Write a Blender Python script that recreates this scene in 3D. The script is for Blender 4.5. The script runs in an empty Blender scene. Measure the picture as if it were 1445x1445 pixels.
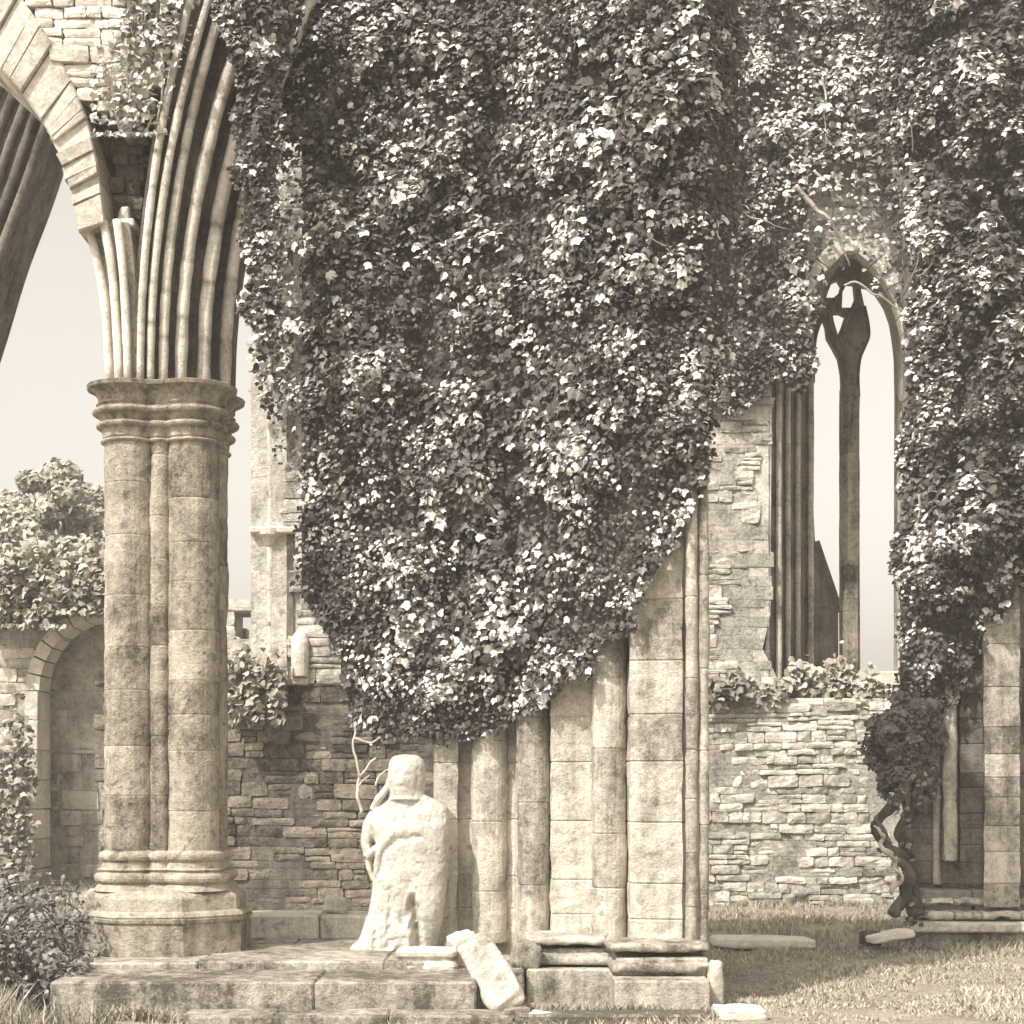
import bpy, math, random
from mathutils import Vector, noise, Matrix
from mathutils.geometry import tessellate_polygon

R = random.Random(7)
K, CZ, HX, HY = 2300.0, 1.6, 722.5, 1105.0      # focal length in photo pixels, eye height, principal point
scene = bpy.context.scene
COL = scene.collection

def P(px, py, Y):
    return Vector(((px-HX)*Y/K, Y, CZ-(py-HY)*Y/K))
def X_(px, Y): return (px-HX)*Y/K
def Z_(py, Y): return CZ-(py-HY)*Y/K
def nz(x, y, z, f=1.0, s=0.0):
    return noise.noise(Vector((x*f+s, y*f+s*1.7, z*f-s)))
def fb(x, y, z, f=1.0, o=3, s=0.0):
    return noise.fractal(Vector((x*f+s, y*f+s*1.3, z*f-s*.7)), 1.0, 2.0, o)
def lerp(a, b, t): return a+(b-a)*t
def interp(tab, x):
    if x <= tab[0][0]: return tab[0][1]
    for (x0, y0), (x1, y1) in zip(tab, tab[1:]):
        if x <= x1: return lerp(y0, y1, (x-x0)/(x1-x0))
    return tab[-1][1]
def smoothcurve(pts, n):
    """Catmull-Rom through 2-D or 3-D points, n samples"""
    pts = [Vector(p) for p in pts]
    q = [2*pts[0]-pts[1]]+pts+[2*pts[-1]-pts[-2]]
    out = []
    m = len(pts)-1
    for i in range(n):
        u = i/(n-1)*m
        k = min(int(u), m-1); t = u-k
        a, b, c, d = q[k], q[k+1], q[k+2], q[k+3]
        out.append(.5*((2*b)+(c-a)*t+(2*a-5*b+4*c-d)*t*t+(3*b-a-3*c+d)*t**3))
    return out
def inpoly(x, y, poly):
    c = False; j = len(poly)-1
    for i in range(len(poly)):
        xi, yi = poly[i]; xj, yj = poly[j]
        if (yi > y) != (yj > y) and x < (xj-xi)*(y-yi)/(yj-yi)+xi: c = not c
        j = i
    return c
def polydist(x, y, poly):
    best = 1e9; j = len(poly)-1
    for i in range(len(poly)):
        ax, ay = poly[j]; bx, by = poly[i]
        dx, dy = bx-ax, by-ay
        t = max(0, min(1, ((x-ax)*dx+(y-ay)*dy)/(dx*dx+dy*dy+1e-9)))
        d = math.hypot(x-ax-dx*t, y-ay-dy*t)
        if d < best: best = d
        j = i
    return best

# ------------------------------------------------------------------ mesh builder
class MB:
    def __init__(s): s.v = []; s.f = []; s.t = []
    def add(s, vs, fs, tone=.5):
        o = len(s.v)
        s.v.extend([tuple(v) for v in vs])
        s.f.extend([tuple(i+o for i in f) for f in fs])
        if isinstance(tone, (list, tuple)): s.t.extend(tone)
        else: s.t.extend([tone]*len(vs))
    def box(s, x0, x1, y0, y1, z0, z1, tone=.5, j=0.0, b=.012):
        """chamfered block with slightly uneven corners"""
        b = min(b, (x1-x0)*.3, (y1-y0)*.3, (z1-z0)*.3)
        vs = []
        cx, cy, cz = (x0+x1)/2, (y0+y1)/2, (z0+z1)/2
        for sx in (-1, 1):
            for sy in (-1, 1):
                for sz in (-1, 1):
                    d = [R.uniform(-j, j) for _ in range(3)]
                    c = (cx+sx*(x1-x0)/2+d[0], cy+sy*(y1-y0)/2+d[1], cz+sz*(z1-z0)/2+d[2])
                    vs.append((c[0]-sx*b, c[1]-sy*b, c[2]))
                    vs.append((c[0]-sx*b, c[1], c[2]-sz*b))
                    vs.append((c[0], c[1]-sy*b, c[2]-sz*b))
        I = lambda sx, sy, sz, k: ((sx*2+sy)*2+sz)*3+k
        fs = []
        for a in (0, 1):
            fs.append((I(0,0,a,0), I(1,0,a,0), I(1,1,a,0), I(0,1,a,0)) if a else (I(0,0,a,0), I(0,1,a,0), I(1,1,a,0), I(1,0,a,0)))
            fs.append((I(0,a,0,1), I(1,a,0,1), I(1,a,1,1), I(0,a,1,1)) if not a else (I(0,a,0,1), I(0,a,1,1), I(1,a,1,1), I(1,a,0,1)))
            fs.append((I(a,0,0,2), I(a,0,1,2), I(a,1,1,2), I(a,1,0,2)) if not a else (I(a,0,0,2), I(a,1,0,2), I(a,1,1,2), I(a,0,1,2)))
        for a in (0, 1):
            for c in (0, 1):
                fs.append((I(0,a,c,0), I(1,a,c,0), I(1,a,c,1), I(0,a,c,1)))
                fs.append((I(a,0,c,0), I(a,1,c,0), I(a,1,c,2), I(a,0,c,2)))
                fs.append((I(a,c,0,1), I(a,c,1,1), I(a,c,1,2), I(a,c,0,2)))
        for a in (0, 1):
            for c in (0, 1):
                for e in (0, 1): fs.append((I(a,c,e,0), I(a,c,e,1), I(a,c,e,2)))
        s.add(vs, fs, tone)
    def stone(s, x0, x1, z0, z1, Y, out=.03, tone=.5, g=.008, j=.012, b=.018):
        """rough face stone of a wall that looks to -y: a pitted 5x4 front on a shallow block"""
        o = Y-out; nx, nz_ = 5, 4
        cx, cz = (x0+x1)/2, (z0+z1)/2; hx, hz = (x1-x0)/2-g, (z1-z0)/2-g
        sd_ = R.uniform(0, 90); tl = R.uniform(-.25, .25); sk = R.uniform(-.12, .12); pw = R.uniform(.25, .6)
        vs = []
        for k in range(nz_):
            for i in range(nx):
                u, v = -1+2*i/(nx-1), -1+2*k/(nz_-1)
                l = max(abs(u), abs(v)); e = (abs(u)**14+abs(v)**14)**(1/14.) or 1
                f = l/e if l > 0 else 1
                x = cx+u*hx*f+sk*v*hz*.4+j*nz(u*1.3, v*1.3, sd_, 1.6); z = cz+v*hz*f+tl*u*hz*.5+j*.8*nz(v*1.3, sd_, u*1.3, 1.6)
                edge = 1 if l > .95 else 0
                y = o+edge*b*pw+j*1.5*nz(x, sd_, z, 9)
                vs.append((x, y, z))
        n0 = len(vs)
        rim = [(0, i) for i in range(nx)]+[(k, nx-1) for k in range(1, nz_)]+[(nz_-1, i) for i in range(nx-2, -1, -1)]+[(k, 0) for k in range(nz_-2, 0, -1)]
        fs = [(k*nx+i, k*nx+i+1, (k+1)*nx+i+1, (k+1)*nx+i) for k in range(nz_-1) for i in range(nx-1)]
        for (k, i) in rim:
            x, y, z = vs[k*nx+i]; vs.append((x, Y+.09, z))
        m = len(rim)
        for a in range(m):
            b_ = (a+1) % m
            fs.append((rim[a][0]*nx+rim[a][1], n0+a, n0+b_, rim[b_][0]*nx+rim[b_][1]))
        s.add(vs, fs, tone)
    def tube(s, pts, rad, n=8, tone=.5, cap=True, bump=0.0):
        pts = [Vector(p) for p in pts]
        m = len(pts)
        up = Vector((.13, -.35, .93)).normalized()
        vs = []; prev = None
        for i, p in enumerate(pts):
            t = (pts[min(i+1, m-1)]-pts[max(i-1, 0)]).normalized()
            a = prev if prev is not None else t.cross(up)
            if a.length < 1e-4: a = t.cross(Vector((1, 0, 0)))
            a = (a-t*a.dot(t)).normalized(); prev = a
            b = t.cross(a)
            r = rad[i] if isinstance(rad, (list, tuple)) else rad
            for k in range(n):
                th = 2*math.pi*k/n
                q = p+(a*math.cos(th)+b*math.sin(th))*r
                if bump: q += (q-p)*bump*nz(q.x, q.y, q.z, 6)
                vs.append(q)
        fs = [(i*n+k, i*n+(k+1) % n, (i+1)*n+(k+1) % n, (i+1)*n+k) for i in range(m-1) for k in range(n)]
        if cap: fs += [tuple(range(n))[::-1], tuple(range((m-1)*n, m*n))]
        s.add(vs, fs, [t_ for t_ in tone for _ in range(n)] if isinstance(tone, list) else tone)
    def rings(s, rr, tones=.5, closed=True, cap=True):
        n = len(rr[0]); vs = []; ts = []
        for i, r in enumerate(rr):
            vs += r; ts += [tones[i] if isinstance(tones, list) else tones]*n
        fs = []
        kk = n if closed else n-1
        for i in range(len(rr)-1):
            for k in range(kk):
                fs.append((i*n+k, i*n+(k+1) % n, (i+1)*n+(k+1) % n, (i+1)*n+k))
        if cap and closed: fs += [tuple(range(n))[::-1], tuple(range((len(rr)-1)*n, len(rr)*n))]
        s.add(vs, fs, ts)
    def plate(s, loops, Y0, Y1, tone=.5):
        """polygon (px,py loops at depth Y0, later loops are holes) given real thickness to Y1"""
        L = [[Vector((X_(x, Y0), Z_(y, Y0), 0)) for x, y in l] for l in loops]
        tri = tessellate_polygon(L)
        flat = [p for l in L for p in l]; n = len(flat)
        vs = [(p.x, Y0, p.y) for p in flat]+[(p.x, Y1, p.y) for p in flat]
        fs = [tuple(t) for t in tri]+[tuple(i+n for i in t[::-1]) for t in tri]
        o = 0
        for l in L:
            m = len(l)
            for i in range(m):
                fs.append((o+i, o+(i+1) % m, n+o+(i+1) % m, n+o+i))
            o += m
        s.add(vs, fs, tone)
    def build(s, name, mat, parent=None, smooth=False):
        me = bpy.data.meshes.new(name)
        me.from_pydata(s.v, [], s.f)
        at = me.attributes.new('tone', 'FLOAT', 'POINT')
        at.data.foreach_set('value', s.t)
        if smooth: me.polygons.foreach_set('use_smooth', [True]*len(me.polygons))
        me.materials.append(mat)
        me.update()
        o = bpy.data.objects.new(name, me); COL.objects.link(o)
        if parent is not None: o.parent = parent; o.matrix_parent_inverse = parent.matrix_basis.inverted()
        return o

def tag(o, label=None, cat=None, group=None, kind=None):
    if label: o['label'] = label
    if cat: o['category'] = cat
    if group: o['group'] = group
    if kind: o['kind'] = kind
    return o
def thing(name, label, cat, loc=(0, 0, 0), group=None):
    o = bpy.data.objects.new(name, None); COL.objects.link(o)
    o.location = loc; o.empty_display_size = .2
    return tag(o, label, cat, group)

# ------------------------------------------------------------------ materials
def mat_new(name):
    m = bpy.data.materials.new(name); m.use_nodes = True
    nt = m.node_tree; b = nt.nodes['Principled BSDF']
    return m, nt, b, nt.nodes.new, nt.links.new
def stone_mat(name, dark, light, scale=1.0, bump=.5, rough=.9, spots=.5, streak=.5):
    m, nt, b, N, L = mat_new(name)
    tc = N('ShaderNodeTexCoord')
    at = N('ShaderNodeAttribute'); at.attribute_name = 'tone'
    n1 = N('ShaderNodeTexNoise'); n1.inputs['Scale'].default_value = 2.2*scale; n1.inputs['Detail'].default_value = 8; n1.inputs['Roughness'].default_value = .65
    n2 = N('ShaderNodeTexNoise'); n2.inputs['Scale'].default_value = 17*scale; n2.inputs['Detail'].default_value = 6; n2.inputs['Roughness'].default_value = .7
    n3 = N('ShaderNodeTexNoise'); n3.inputs['Scale'].default_value = 70*scale; n3.inputs['Detail'].default_value = 4
    for n in (n1, n2, n3): L(tc.outputs['Object'], n.inputs['Vector'])
    mp = N('ShaderNodeMapping'); mp.inputs['Scale'].default_value = (9, 9, .9)
    n4 = N('ShaderNodeTexNoise'); n4.inputs['Scale'].default_value = scale; n4.inputs['Detail'].default_value = 6; n4.inputs['Roughness'].default_value = .6
    L(tc.outputs['Object'], mp.inputs['Vector']); L(mp.outputs['Vector'], n4.inputs['Vector'])
    def math_(op, a, bb, c=None):
        x = N('ShaderNodeMath'); x.operation = op
        for i, v in enumerate((a, bb, c)):
            if v is None: continue
            if isinstance(v, (int, float)): x.inputs[i].default_value = v
            else: L(v, x.inputs[i])
        return x.outputs[0]
    st_ = math_('MULTIPLY_ADD', n4.outputs['Fac'], 2.2*streak, -1.1*streak)
    a = math_('ADD', math_('MULTIPLY_ADD', n1.outputs['Fac'], 1.9, -.95), st_)
    c = math_('MULTIPLY_ADD', n2.outputs['Fac'], 1.3, -.65)
    d = math_('MULTIPLY_ADD', n3.outputs['Fac'], .8, -.4)
    t = math_('ADD', math_('ADD', a, c), math_('ADD', d, at.outputs['Fac']))
    cr = N('ShaderNodeValToRGB')
    cr.color_ramp.elements[0].position = .0; cr.color_ramp.elements[0].color = (*dark, 1)
    cr.color_ramp.elements[1].position = 1.; cr.color_ramp.elements[1].color = (*light, 1)
    L(t, cr.inputs['Fac'])
    # lichen / dirt spots
    v = N('ShaderNodeTexNoise'); v.inputs['Scale'].default_value = 9*scale; v.inputs['Detail'].default_value = 5; v.inputs['Distortion'].default_value = .6
    L(tc.outputs['Object'], v.inputs['Vector'])
    r2 = N('ShaderNodeValToRGB'); r2.color_ramp.elements[0].position = .60; r2.color_ramp.elements[1].position = .66
    r2.color_ramp.elements[0].color = (0, 0, 0, 1); r2.color_ramp.elements[1].color = (spots, spots, spots, 1)
    L(v.outputs['Fac'], r2.inputs['Fac'])
    mx = N('ShaderNodeMix'); mx.data_type = 'RGBA'
    L(r2.outputs['Color'], mx.inputs['Factor']); L(cr.outputs['Color'], mx.inputs['A'])
    mx.inputs['B'].default_value = (dark[0]*.55, dark[1]*.55, dark[2]*.55, 1)
    L(mx.outputs['Result'], b.inputs['Base Color'])
    bp = N('ShaderNodeBump'); bp.inputs['Strength'].default_value = bump; bp.inputs['Distance'].default_value = .03
    h = math_('ADD', math_('MULTIPLY', n2.outputs['Fac'], 1.0), math_('MULTIPLY', n3.outputs['Fac'], .5))
    L(h, bp.inputs['Height']); L(bp.outputs['Normal'], b.inputs['Normal'])
    b.inputs['Roughness'].default_value = rough
    b.inputs['Specular IOR Level'].default_value = .15
    return m
def leaf_mat(name, dark, light, rough=.35, spec=.6):
    m, nt, b, N, L = mat_new(name)
    at = N('ShaderNodeAttribute'); at.attribute_name = 'tone'
    cr = N('ShaderNodeValToRGB')
    cr.color_ramp.elements[0].color = (*dark, 1); cr.color_ramp.elements[1].color = (*light, 1)
    L(at.outputs['Fac'], cr.inputs['Fac']); L(cr.outputs['Color'], b.inputs['Base Color'])
    b.inputs['Roughness'].default_value = rough
    b.inputs['Specular IOR Level'].default_value = spec
    return m

M = {}
M['ashlar'] = stone_mat('weathered_ashlar', (.11, .095, .077), (.62, .575, .495), 1.0, .6, spots=.35, streak=.6)
M['pier'] = stone_mat('lichen_stone', (.085, .073, .057), (.50, .45, .37), 1.0, .7, spots=.5, streak=.6)
M['rubble'] = stone_mat('rubble_stone', (.14, .125, .105), (.80, .755, .67), 1.3, .9, spots=.4, streak=.1)
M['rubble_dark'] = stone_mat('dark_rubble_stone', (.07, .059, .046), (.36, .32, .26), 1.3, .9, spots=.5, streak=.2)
M['shade_stone'] = stone_mat('shade_dark_stone', (.06, .051, .044), (.27, .24, .205), 1.0, .6, spots=.3, streak=.5)  # dark copy of the ashlar; paints shade on arch hollows, far arch, jamb, splay
M['pale'] = stone_mat('pale_limestone', (.24, .215, .18), (.74, .69, .60), 1.0, .5, spots=.2, streak=.2)
M['statue'] = stone_mat('statue_limestone', (.28, .255, .215), (.64, .605, .535), 1.6, .6, spots=.35, streak=.45)
M['mortar'] = stone_mat('lime_mortar', (.08, .068, .056), (.26, .23, .19), 1.5, .8, spots=.3)
M['plaster'] = stone_mat('old_plaster', (.22, .20, .17), (.80, .755, .67), 1.2, .9, spots=.5, streak=.2)
M['earth'] = stone_mat('bare_earth', (.14, .12, .095), (.44, .39, .32), .7, .8, spots=.3, streak=0)
M['leaf'] = leaf_mat('ivy_leaf', (.066, .058, .053), (.74, .71, .65), .42, .3)  # dark and pale ends carry painted shade and glossy highlight
M['leaf_far'] = leaf_mat('pale_leaf', (.15, .135, .11), (.55, .51, .43), .6, .2)  # lifted darks paint the far trees' haze fading into the leaf colour
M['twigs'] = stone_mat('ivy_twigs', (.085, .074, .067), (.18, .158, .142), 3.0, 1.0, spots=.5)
M['stem'] = stone_mat('bleached_stem', (.22, .195, .165), (.62, .57, .49), 2.0, .4, spots=.1, streak=0)
M['bark'] = stone_mat('dark_bark', (.04, .034, .03), (.20, .175, .15), 3.0, .9, spots=.3)
M['grass'] = leaf_mat('dry_grass', (.17, .15, .118), (.58, .53, .43), .6, .3)

# ------------------------------------------------------------------ generic builders
def course_rings(mb, plan, z0, z1, hh=(.28, .46), inset=.008, amp=.006, tone=(.3, .8), cuts=3, seed=0, dz=.01):
    z = z0
    while z < z1-.02:
        h = R.uniform(*hh); zt = min(z+h, z1)
        if z1-zt < .12: zt = z1
        t = R.uniform(*tone)
        zs = [(z, -inset), (z+dz, 0)]+[(z+(zt-z)*k/(cuts+1), 0) for k in range(1, cuts+1)]+[(zt-dz, 0), (zt, -inset)]
        rr = []
        for zz, d in zs:
            ring = []
            for (x, y, nx, ny) in plan:
                e = d+amp*(fb(x, y, zz, 5, 3, seed))*2
                ring.append((x+nx*e, y+ny*e, zz))
            rr.append(ring)
        mb.rings(rr, t)
        z = zt
def plan_normals(pts):
    """closed plan outline -> points with outward normals"""
    n = len(pts); out = []
    area = sum(pts[i][0]*pts[(i+1) % n][1]-pts[(i+1) % n][0]*pts[i][1] for i in range(n))
    sg = 1 if area > 0 else -1
    for i in range(n):
        a = Vector(pts[i-1]); b = Vector(pts[i]); c = Vector(pts[(i+1) % n])
        e1 = (b-a).normalized(); e2 = (c-b).normalized()
        nn = Vector((e1.y+e2.y, -(e1.x+e2.x)))*sg
        if nn.length < 1e-5: nn = Vector((e1.y, -e1.x))*sg
        nn.normalize()
        out.append((b.x, b.y, nn.x, nn.y))
    return out
def circ(cx, cy, r, n=28):
    return [(cx+r*math.cos(a), cy+r*math.sin(a), math.cos(a), math.sin(a)) for a in [2*math.pi*k/n for k in range(n)]]
def union_plan(cx, cy, circles, d, n=96):
    """star-shaped outline of a bundle of shafts, each grown by d"""
    out = []
    for k in range(n):
        a = 2*math.pi*k/n; ux, uy = math.cos(a), math.sin(a); best = 0
        for (ox, oy, r) in circles:
            r = r+d
            bq = ux*ox+uy*oy; c = ox*ox+oy*oy-r*r; disc = bq*bq-c
            if disc >= 0: best = max(best, bq+math.sqrt(disc))
        out.append((cx+ux*best, cy+uy*best))
    return out
def rubble(inside, x0, x1, z0, z1, Y, thick=.5, rowh=(.09, .17), w=(.16, .46), out=(.005, .045), tone=(.15, .95), mats=('rubble', 'mortar'),
           name='masonry', parent=None, j=.012, miss=.02, tonefn=None, sink=.0):
    mb = MB(); bk = MB()
    z = z0
    while z < z1:
        h = min(R.uniform(*rowh), max(.05, z1-z)); x = x0-R.uniform(0, .3)
        run = None
        while x < x1:
            ww = R.uniform(*w); xe = x+ww
            cx, cz = x+ww/2, z+h/2
            if inside(cx, cz):
                if run is None: run = x
                t = R.uniform(*tone)
                if tonefn: t += tonefn(cx, cz)
                if R.random() > miss:
                    zj = z+.05*nz(cx, Y, cz, .7, 3)
                    oo = R.uniform(*out)*.6-sink*.55*max(0, fb(cx, Y, cz, 1.1, 3, 5)*1.6+.1)
                    kw = dict(g=R.uniform(.002, .008), j=j)
                    if h > .11 and R.random() < .3:
                        q = R.uniform(.38, .62)*h
                        mb.stone(x, xe, zj, zj+q, Y, oo, t, **kw); mb.stone(x, xe, zj+q, zj+h, Y, oo+R.uniform(-.015, .015), t+R.uniform(-.3, .3), **kw)
                    else: mb.stone(x, xe, zj, zj+h, Y, oo, t, **kw)
                last = xe
            elif run is not None:
                bk.add([(run+.01, Y+.02, z-.002), (last-.01, Y+.02, z-.002), (last-.01, Y+.02, z+h+.002), (run+.01, Y+.02, z+h+.002),
                        (run+.01, Y+thick, z-.002), (last-.01, Y+thick, z-.002), (last-.01, Y+thick, z+h+.002), (run+.01, Y+thick, z+h+.002)],
                       [(0, 1, 2, 3), (5, 4, 7, 6), (0, 4, 5, 1), (3, 2, 6, 7), (0, 3, 7, 4), (1, 5, 6, 2)], .4); run = None
            x = xe
        if run is not None:
            bk.add([(run+.01, Y+.02, z-.002), (last-.01, Y+.02, z-.002), (last-.01, Y+.02, z+h+.002), (run+.01, Y+.02, z+h+.002),
                    (run+.01, Y+thick, z-.002), (last-.01, Y+thick, z-.002), (last-.01, Y+thick, z+h+.002), (run+.01, Y+thick, z+h+.002)],
                   [(0, 1, 2, 3), (5, 4, 7, 6), (0, 4, 5, 1), (3, 2, 6, 7), (0, 3, 7, 4), (1, 5, 6, 2)], .4)
        z += h
    o = mb.build(name, M[mats[0]], parent)
    # mortar core shares the masonry's mesh as a second material
    me = o.data; me2 = MB(); me2.v = mb.v; me2.f = mb.f; me2.t = mb.t
    nf = len(mb.f); me2.add(bk.v, bk.f, list(bk.t))
    bpy.data.objects.remove(o); bpy.data.meshes.remove(me)
    o = me2.build(name, M[mats[0]], parent)
    o.data.materials.append(M[mats[1]])
    for i in range(nf, len(o.data.polygons)): o.data.polygons[i].material_index = 1
    return o

# ivy leaves ------------------------------------------------------------
LEAF = [(0, .30, 0), (.17, .40, -.03), (.42, .20, -.10), (.50, -.10, -.14), (.25, -.22, -.05), (0, -.62, -.04),
        (-.25, -.22, -.05), (-.50, -.10, -.14), (-.42, .20, -.10), (-.17, .40, -.03)]
LF = [(0, 5, 4, 3, 2, 1), (0, 9, 8, 7, 6, 5)]
SMALL = [(0, .4, 0), (.42, .0, -.12), (0, -.6, 0), (-.42, .0, -.12)]
SF = [(0, 2, 1), (0, 3, 2)]
def put_leaf(mb, p, nrm, size, roll, tone, small=False):
    n = nrm.normalized()
    up = Vector((0, 0, 1)); up = up-n*up.dot(n)
    if up.length < .05: up = Vector((0, 1, 0))
    up.normalize(); rt = up.cross(n)
    c, s = math.cos(roll), math.sin(roll)
    a = rt*c+up*s; b = up*c-rt*s
    tpl, fs = (SMALL, SF) if small else (LEAF, LF)
    mb.add([p+(a*x+b*y+n*z)*size for x, y, z in tpl], fs, tone)
def rv(s=1.0): return Vector((R.gauss(0, s), R.gauss(0, s), R.gauss(0, s)))

def clump(x, z, s, f=1.0):
    """lumpy relief 0..1 of an ivy face: rounded bosses that hang over their lower edge"""
    q = Vector((x*f*1.0+s+.25*nz(x, s, z, 1.7), s*.37, z*f*.95+.25*nz(z, s, x, 1.9)))
    d, _ = noise.voronoi(q*1.25)
    a = max(0, 1-d[0]*1.15)
    q2 = Vector((x*f+s*2, s, z*f))*3.1
    d2, _ = noise.voronoi(q2)
    b = max(0, 1-d2[0]*1.1)
    return .55*a+.3*b+.25*(.5+.5*fb(x, s, z, 3.0*f, 3))

def ivy_mass(name, label, poly, base, thick, Yn, count, size, seed, stems=(), edge=22, hollow=.40, small=False, tonebias=0.0, taper=110, group=None,
             upb=.55, spread=.55, back=True, matname='leaf', densfn=None, cf=1.0, bright=.22, tonef=None):
    root = thing(name, label, 'ivy', tuple(P(poly[0][0], poly[0][1], Yn)), group)
    root.location = (0, 0, 0)
    xs = [p[0] for p in poly]; ys = [p[1] for p in poly]
    bx = (min(xs), max(xs)); by = (min(ys), max(ys))
    def inside(px, py):
        if not (inpoly(px, py, poly) or inpoly(px-edge, py, poly) or inpoly(px+edge, py, poly) or inpoly(px, py+edge, poly)): return False
        ex = edge*fb(px/60., seed, py/60., 1, 3)
        ey = edge*fb(py/60., seed+9, px/60., 1, 3)
        return inpoly(px+ex, py+ey, poly)
    def depth(px, py, k=1.0):
        d = min(1, polydist(px, py, poly)/taper)
        w = X_(px, Yn), Z_(py, Yn)
        h = clump(w[0], w[1], seed, cf)
        return base(px, py)-thick*(.25+.75*d)*(.15+.95*h)*k, h
    gs = 6.0; gnx = int((bx[1]-bx[0])/gs)+4; gny = int((by[1]-by[0])/gs)+4
    G = {}
    def cell(i, k):
        c = G.get((i, k))
        if c is None:
            px, py = bx[0]+(i-1)*gs, by[0]+(k-1)*gs
            d = min(1, polydist(px, py, poly)/taper)
            h = clump(X_(px, Yn), Z_(py, Yn), seed, cf)
            c = G[(i, k)] = (base(px, py), thick*(.25+.75*d), h)
        return c
    def depth(px, py, k=1.0):
        u, v = (px-bx[0])/gs+1, (py-by[0])/gs+1
        i, j_ = int(u), int(v); u -= i; v -= j_
        a, b, c, d = cell(i, j_), cell(i+1, j_), cell(i, j_+1), cell(i+1, j_+1)
        q = [lerp(lerp(a[t], b[t], u), lerp(c[t], d[t], u), v) for t in range(3)]
        return q[0]-q[1]*(.15+.95*q[2])*k, q[2]
    lm = MB(); n = 0; tries = 0
    e = 7
    while n < count and tries < count*12:
        tries += 1
        px = R.uniform(*bx); py = R.uniform(*by)
        if not inside(px, py): continue
        Y, h = depth(px, py)
        den = .5+.5*fb(px/95., seed+5, py/95., 1, 3)*1.2
        if densfn: den *= densfn(px, py)
        keep = (h-hollow+.16)*2.3*den+.05
        if R.random() > keep: continue
        yx, _ = depth(px+e, py); yz, _ = depth(px, py-e)
        s = e*Yn/K
        g = Vector(((yx-Y)/s, -1, (yz-Y)/s)); 
        pb = bright+.62*fb(px/48., seed+2, py/48., 1, 3)+.8*(h-hollow-.12)  # more pale leaves on the bosses: their lit tops are put into colour
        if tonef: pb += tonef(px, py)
        t = (R.uniform(.55, 1.0) if R.random() < pb else R.betavariate(1.2, 3.5)*.18)+tonebias  # pale tone paints the glossy highlights, dark tone the shaded leaves
        nrm = g.normalized()*.6+Vector((-.18, -.4, upb))+rv(spread*(.75 if t > .5 else 1.1))
        if nrm.y > -.05: nrm.y = -.1-R.random()*.3
        Y -= abs(R.gauss(0, .035))-.015
        put_leaf(lm, P(px, py, Y), nrm, size*(1+.55*fb(px/130., seed+7, py/130., 1, 2))*R.choice((.55, .7, .85, 1.0, 1.2, 1.5))*R.uniform(.85, 1.15), R.gauss(0, .7), max(0, min(1, t)), small)
        n += 1
    # inner, older leaves nearer to the twigs; their dark tone also paints hollow shade
    n = 0; tries = 0
    while n < count*.45 and tries < count*6:
        tries += 1
        px = R.uniform(*bx); py = R.uniform(*by)
        if not inside(px, py): continue
        if densfn and R.random() > densfn(px, py): continue
        Y, h = depth(px, py, .72)
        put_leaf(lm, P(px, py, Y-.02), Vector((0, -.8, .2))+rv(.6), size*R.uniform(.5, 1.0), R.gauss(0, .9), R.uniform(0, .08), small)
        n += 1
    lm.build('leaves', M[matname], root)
    if back:
        bm_ = MB(); st = 11
        nx = int((bx[1]-bx[0])/st)+1; ny = int((by[1]-by[0])/st)+1
        idx = {}; vs = []
        for i in range(nx+1):
            for k in range(ny+1):
                px = bx[0]+i*st; py = by[0]+k*st
                if not inside(px, py): continue
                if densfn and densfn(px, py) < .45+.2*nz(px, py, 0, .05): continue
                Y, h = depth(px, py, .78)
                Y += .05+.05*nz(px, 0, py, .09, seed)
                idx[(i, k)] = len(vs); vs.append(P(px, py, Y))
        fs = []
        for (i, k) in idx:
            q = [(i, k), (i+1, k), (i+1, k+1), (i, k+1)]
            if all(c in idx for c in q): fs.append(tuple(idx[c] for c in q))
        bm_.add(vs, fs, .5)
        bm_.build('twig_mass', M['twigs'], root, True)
    for st in stems:
        pts, r0 = st
        q = smoothcurve([P(x, y, depth(x, y)[0]-.01) for x, y in pts], 9*len(pts))
        q = [v+Vector((nz(v.x, v.z, seed, 5), .6*nz(v.z, seed, v.x, 4), nz(seed, v.x, v.z, 5)))*.05 for v in q]
        sm = MB(); sm.tube(q, [lerp(r0, r0*.3, i/len(q))*.75 for i in range(len(q))], 6, .6, bump=.3)
        sm.build('stem', M['stem'], root, True)
    return root

# ================================================================== SETTING
gm = MB()
N_ = 150
def gh(x, y):
    return .05*fb(x, y, 0, .5, 4)+.02*nz(x, y, 0, 3)-.05
xs = [-160+0*i for i in range(0)]
def spaced(a, b, n, p): return [a+(b-a)*((i/n)**p) for i in range(n+1)]
gx = [-x for x in spaced(0, 90, 70, 2.0)][::-1]+spaced(0, 90, 70, 2.0)[1:]
gy = [-60, -30, -10, 0, 4, 8]+[8.3+.28*i for i in range(60)]+[25.5+i*1.2 for i in range(1, 12)]+[45, 60, 90, 120, 160]
vs = []; fs = []
for y in gy:
    for x in gx:
        vs.append((x, y, gh(x, y)))
w = len(gx)
for j in range(len(gy)-1):
    for i in range(w-1): fs.append((j*w+i, j*w+i+1, (j+1)*w+i+1, (j+1)*w+i))
gm.add(vs, fs, .55)
tag(gm.build('ground', M['earth'], None, True), kind='structure')

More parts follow.
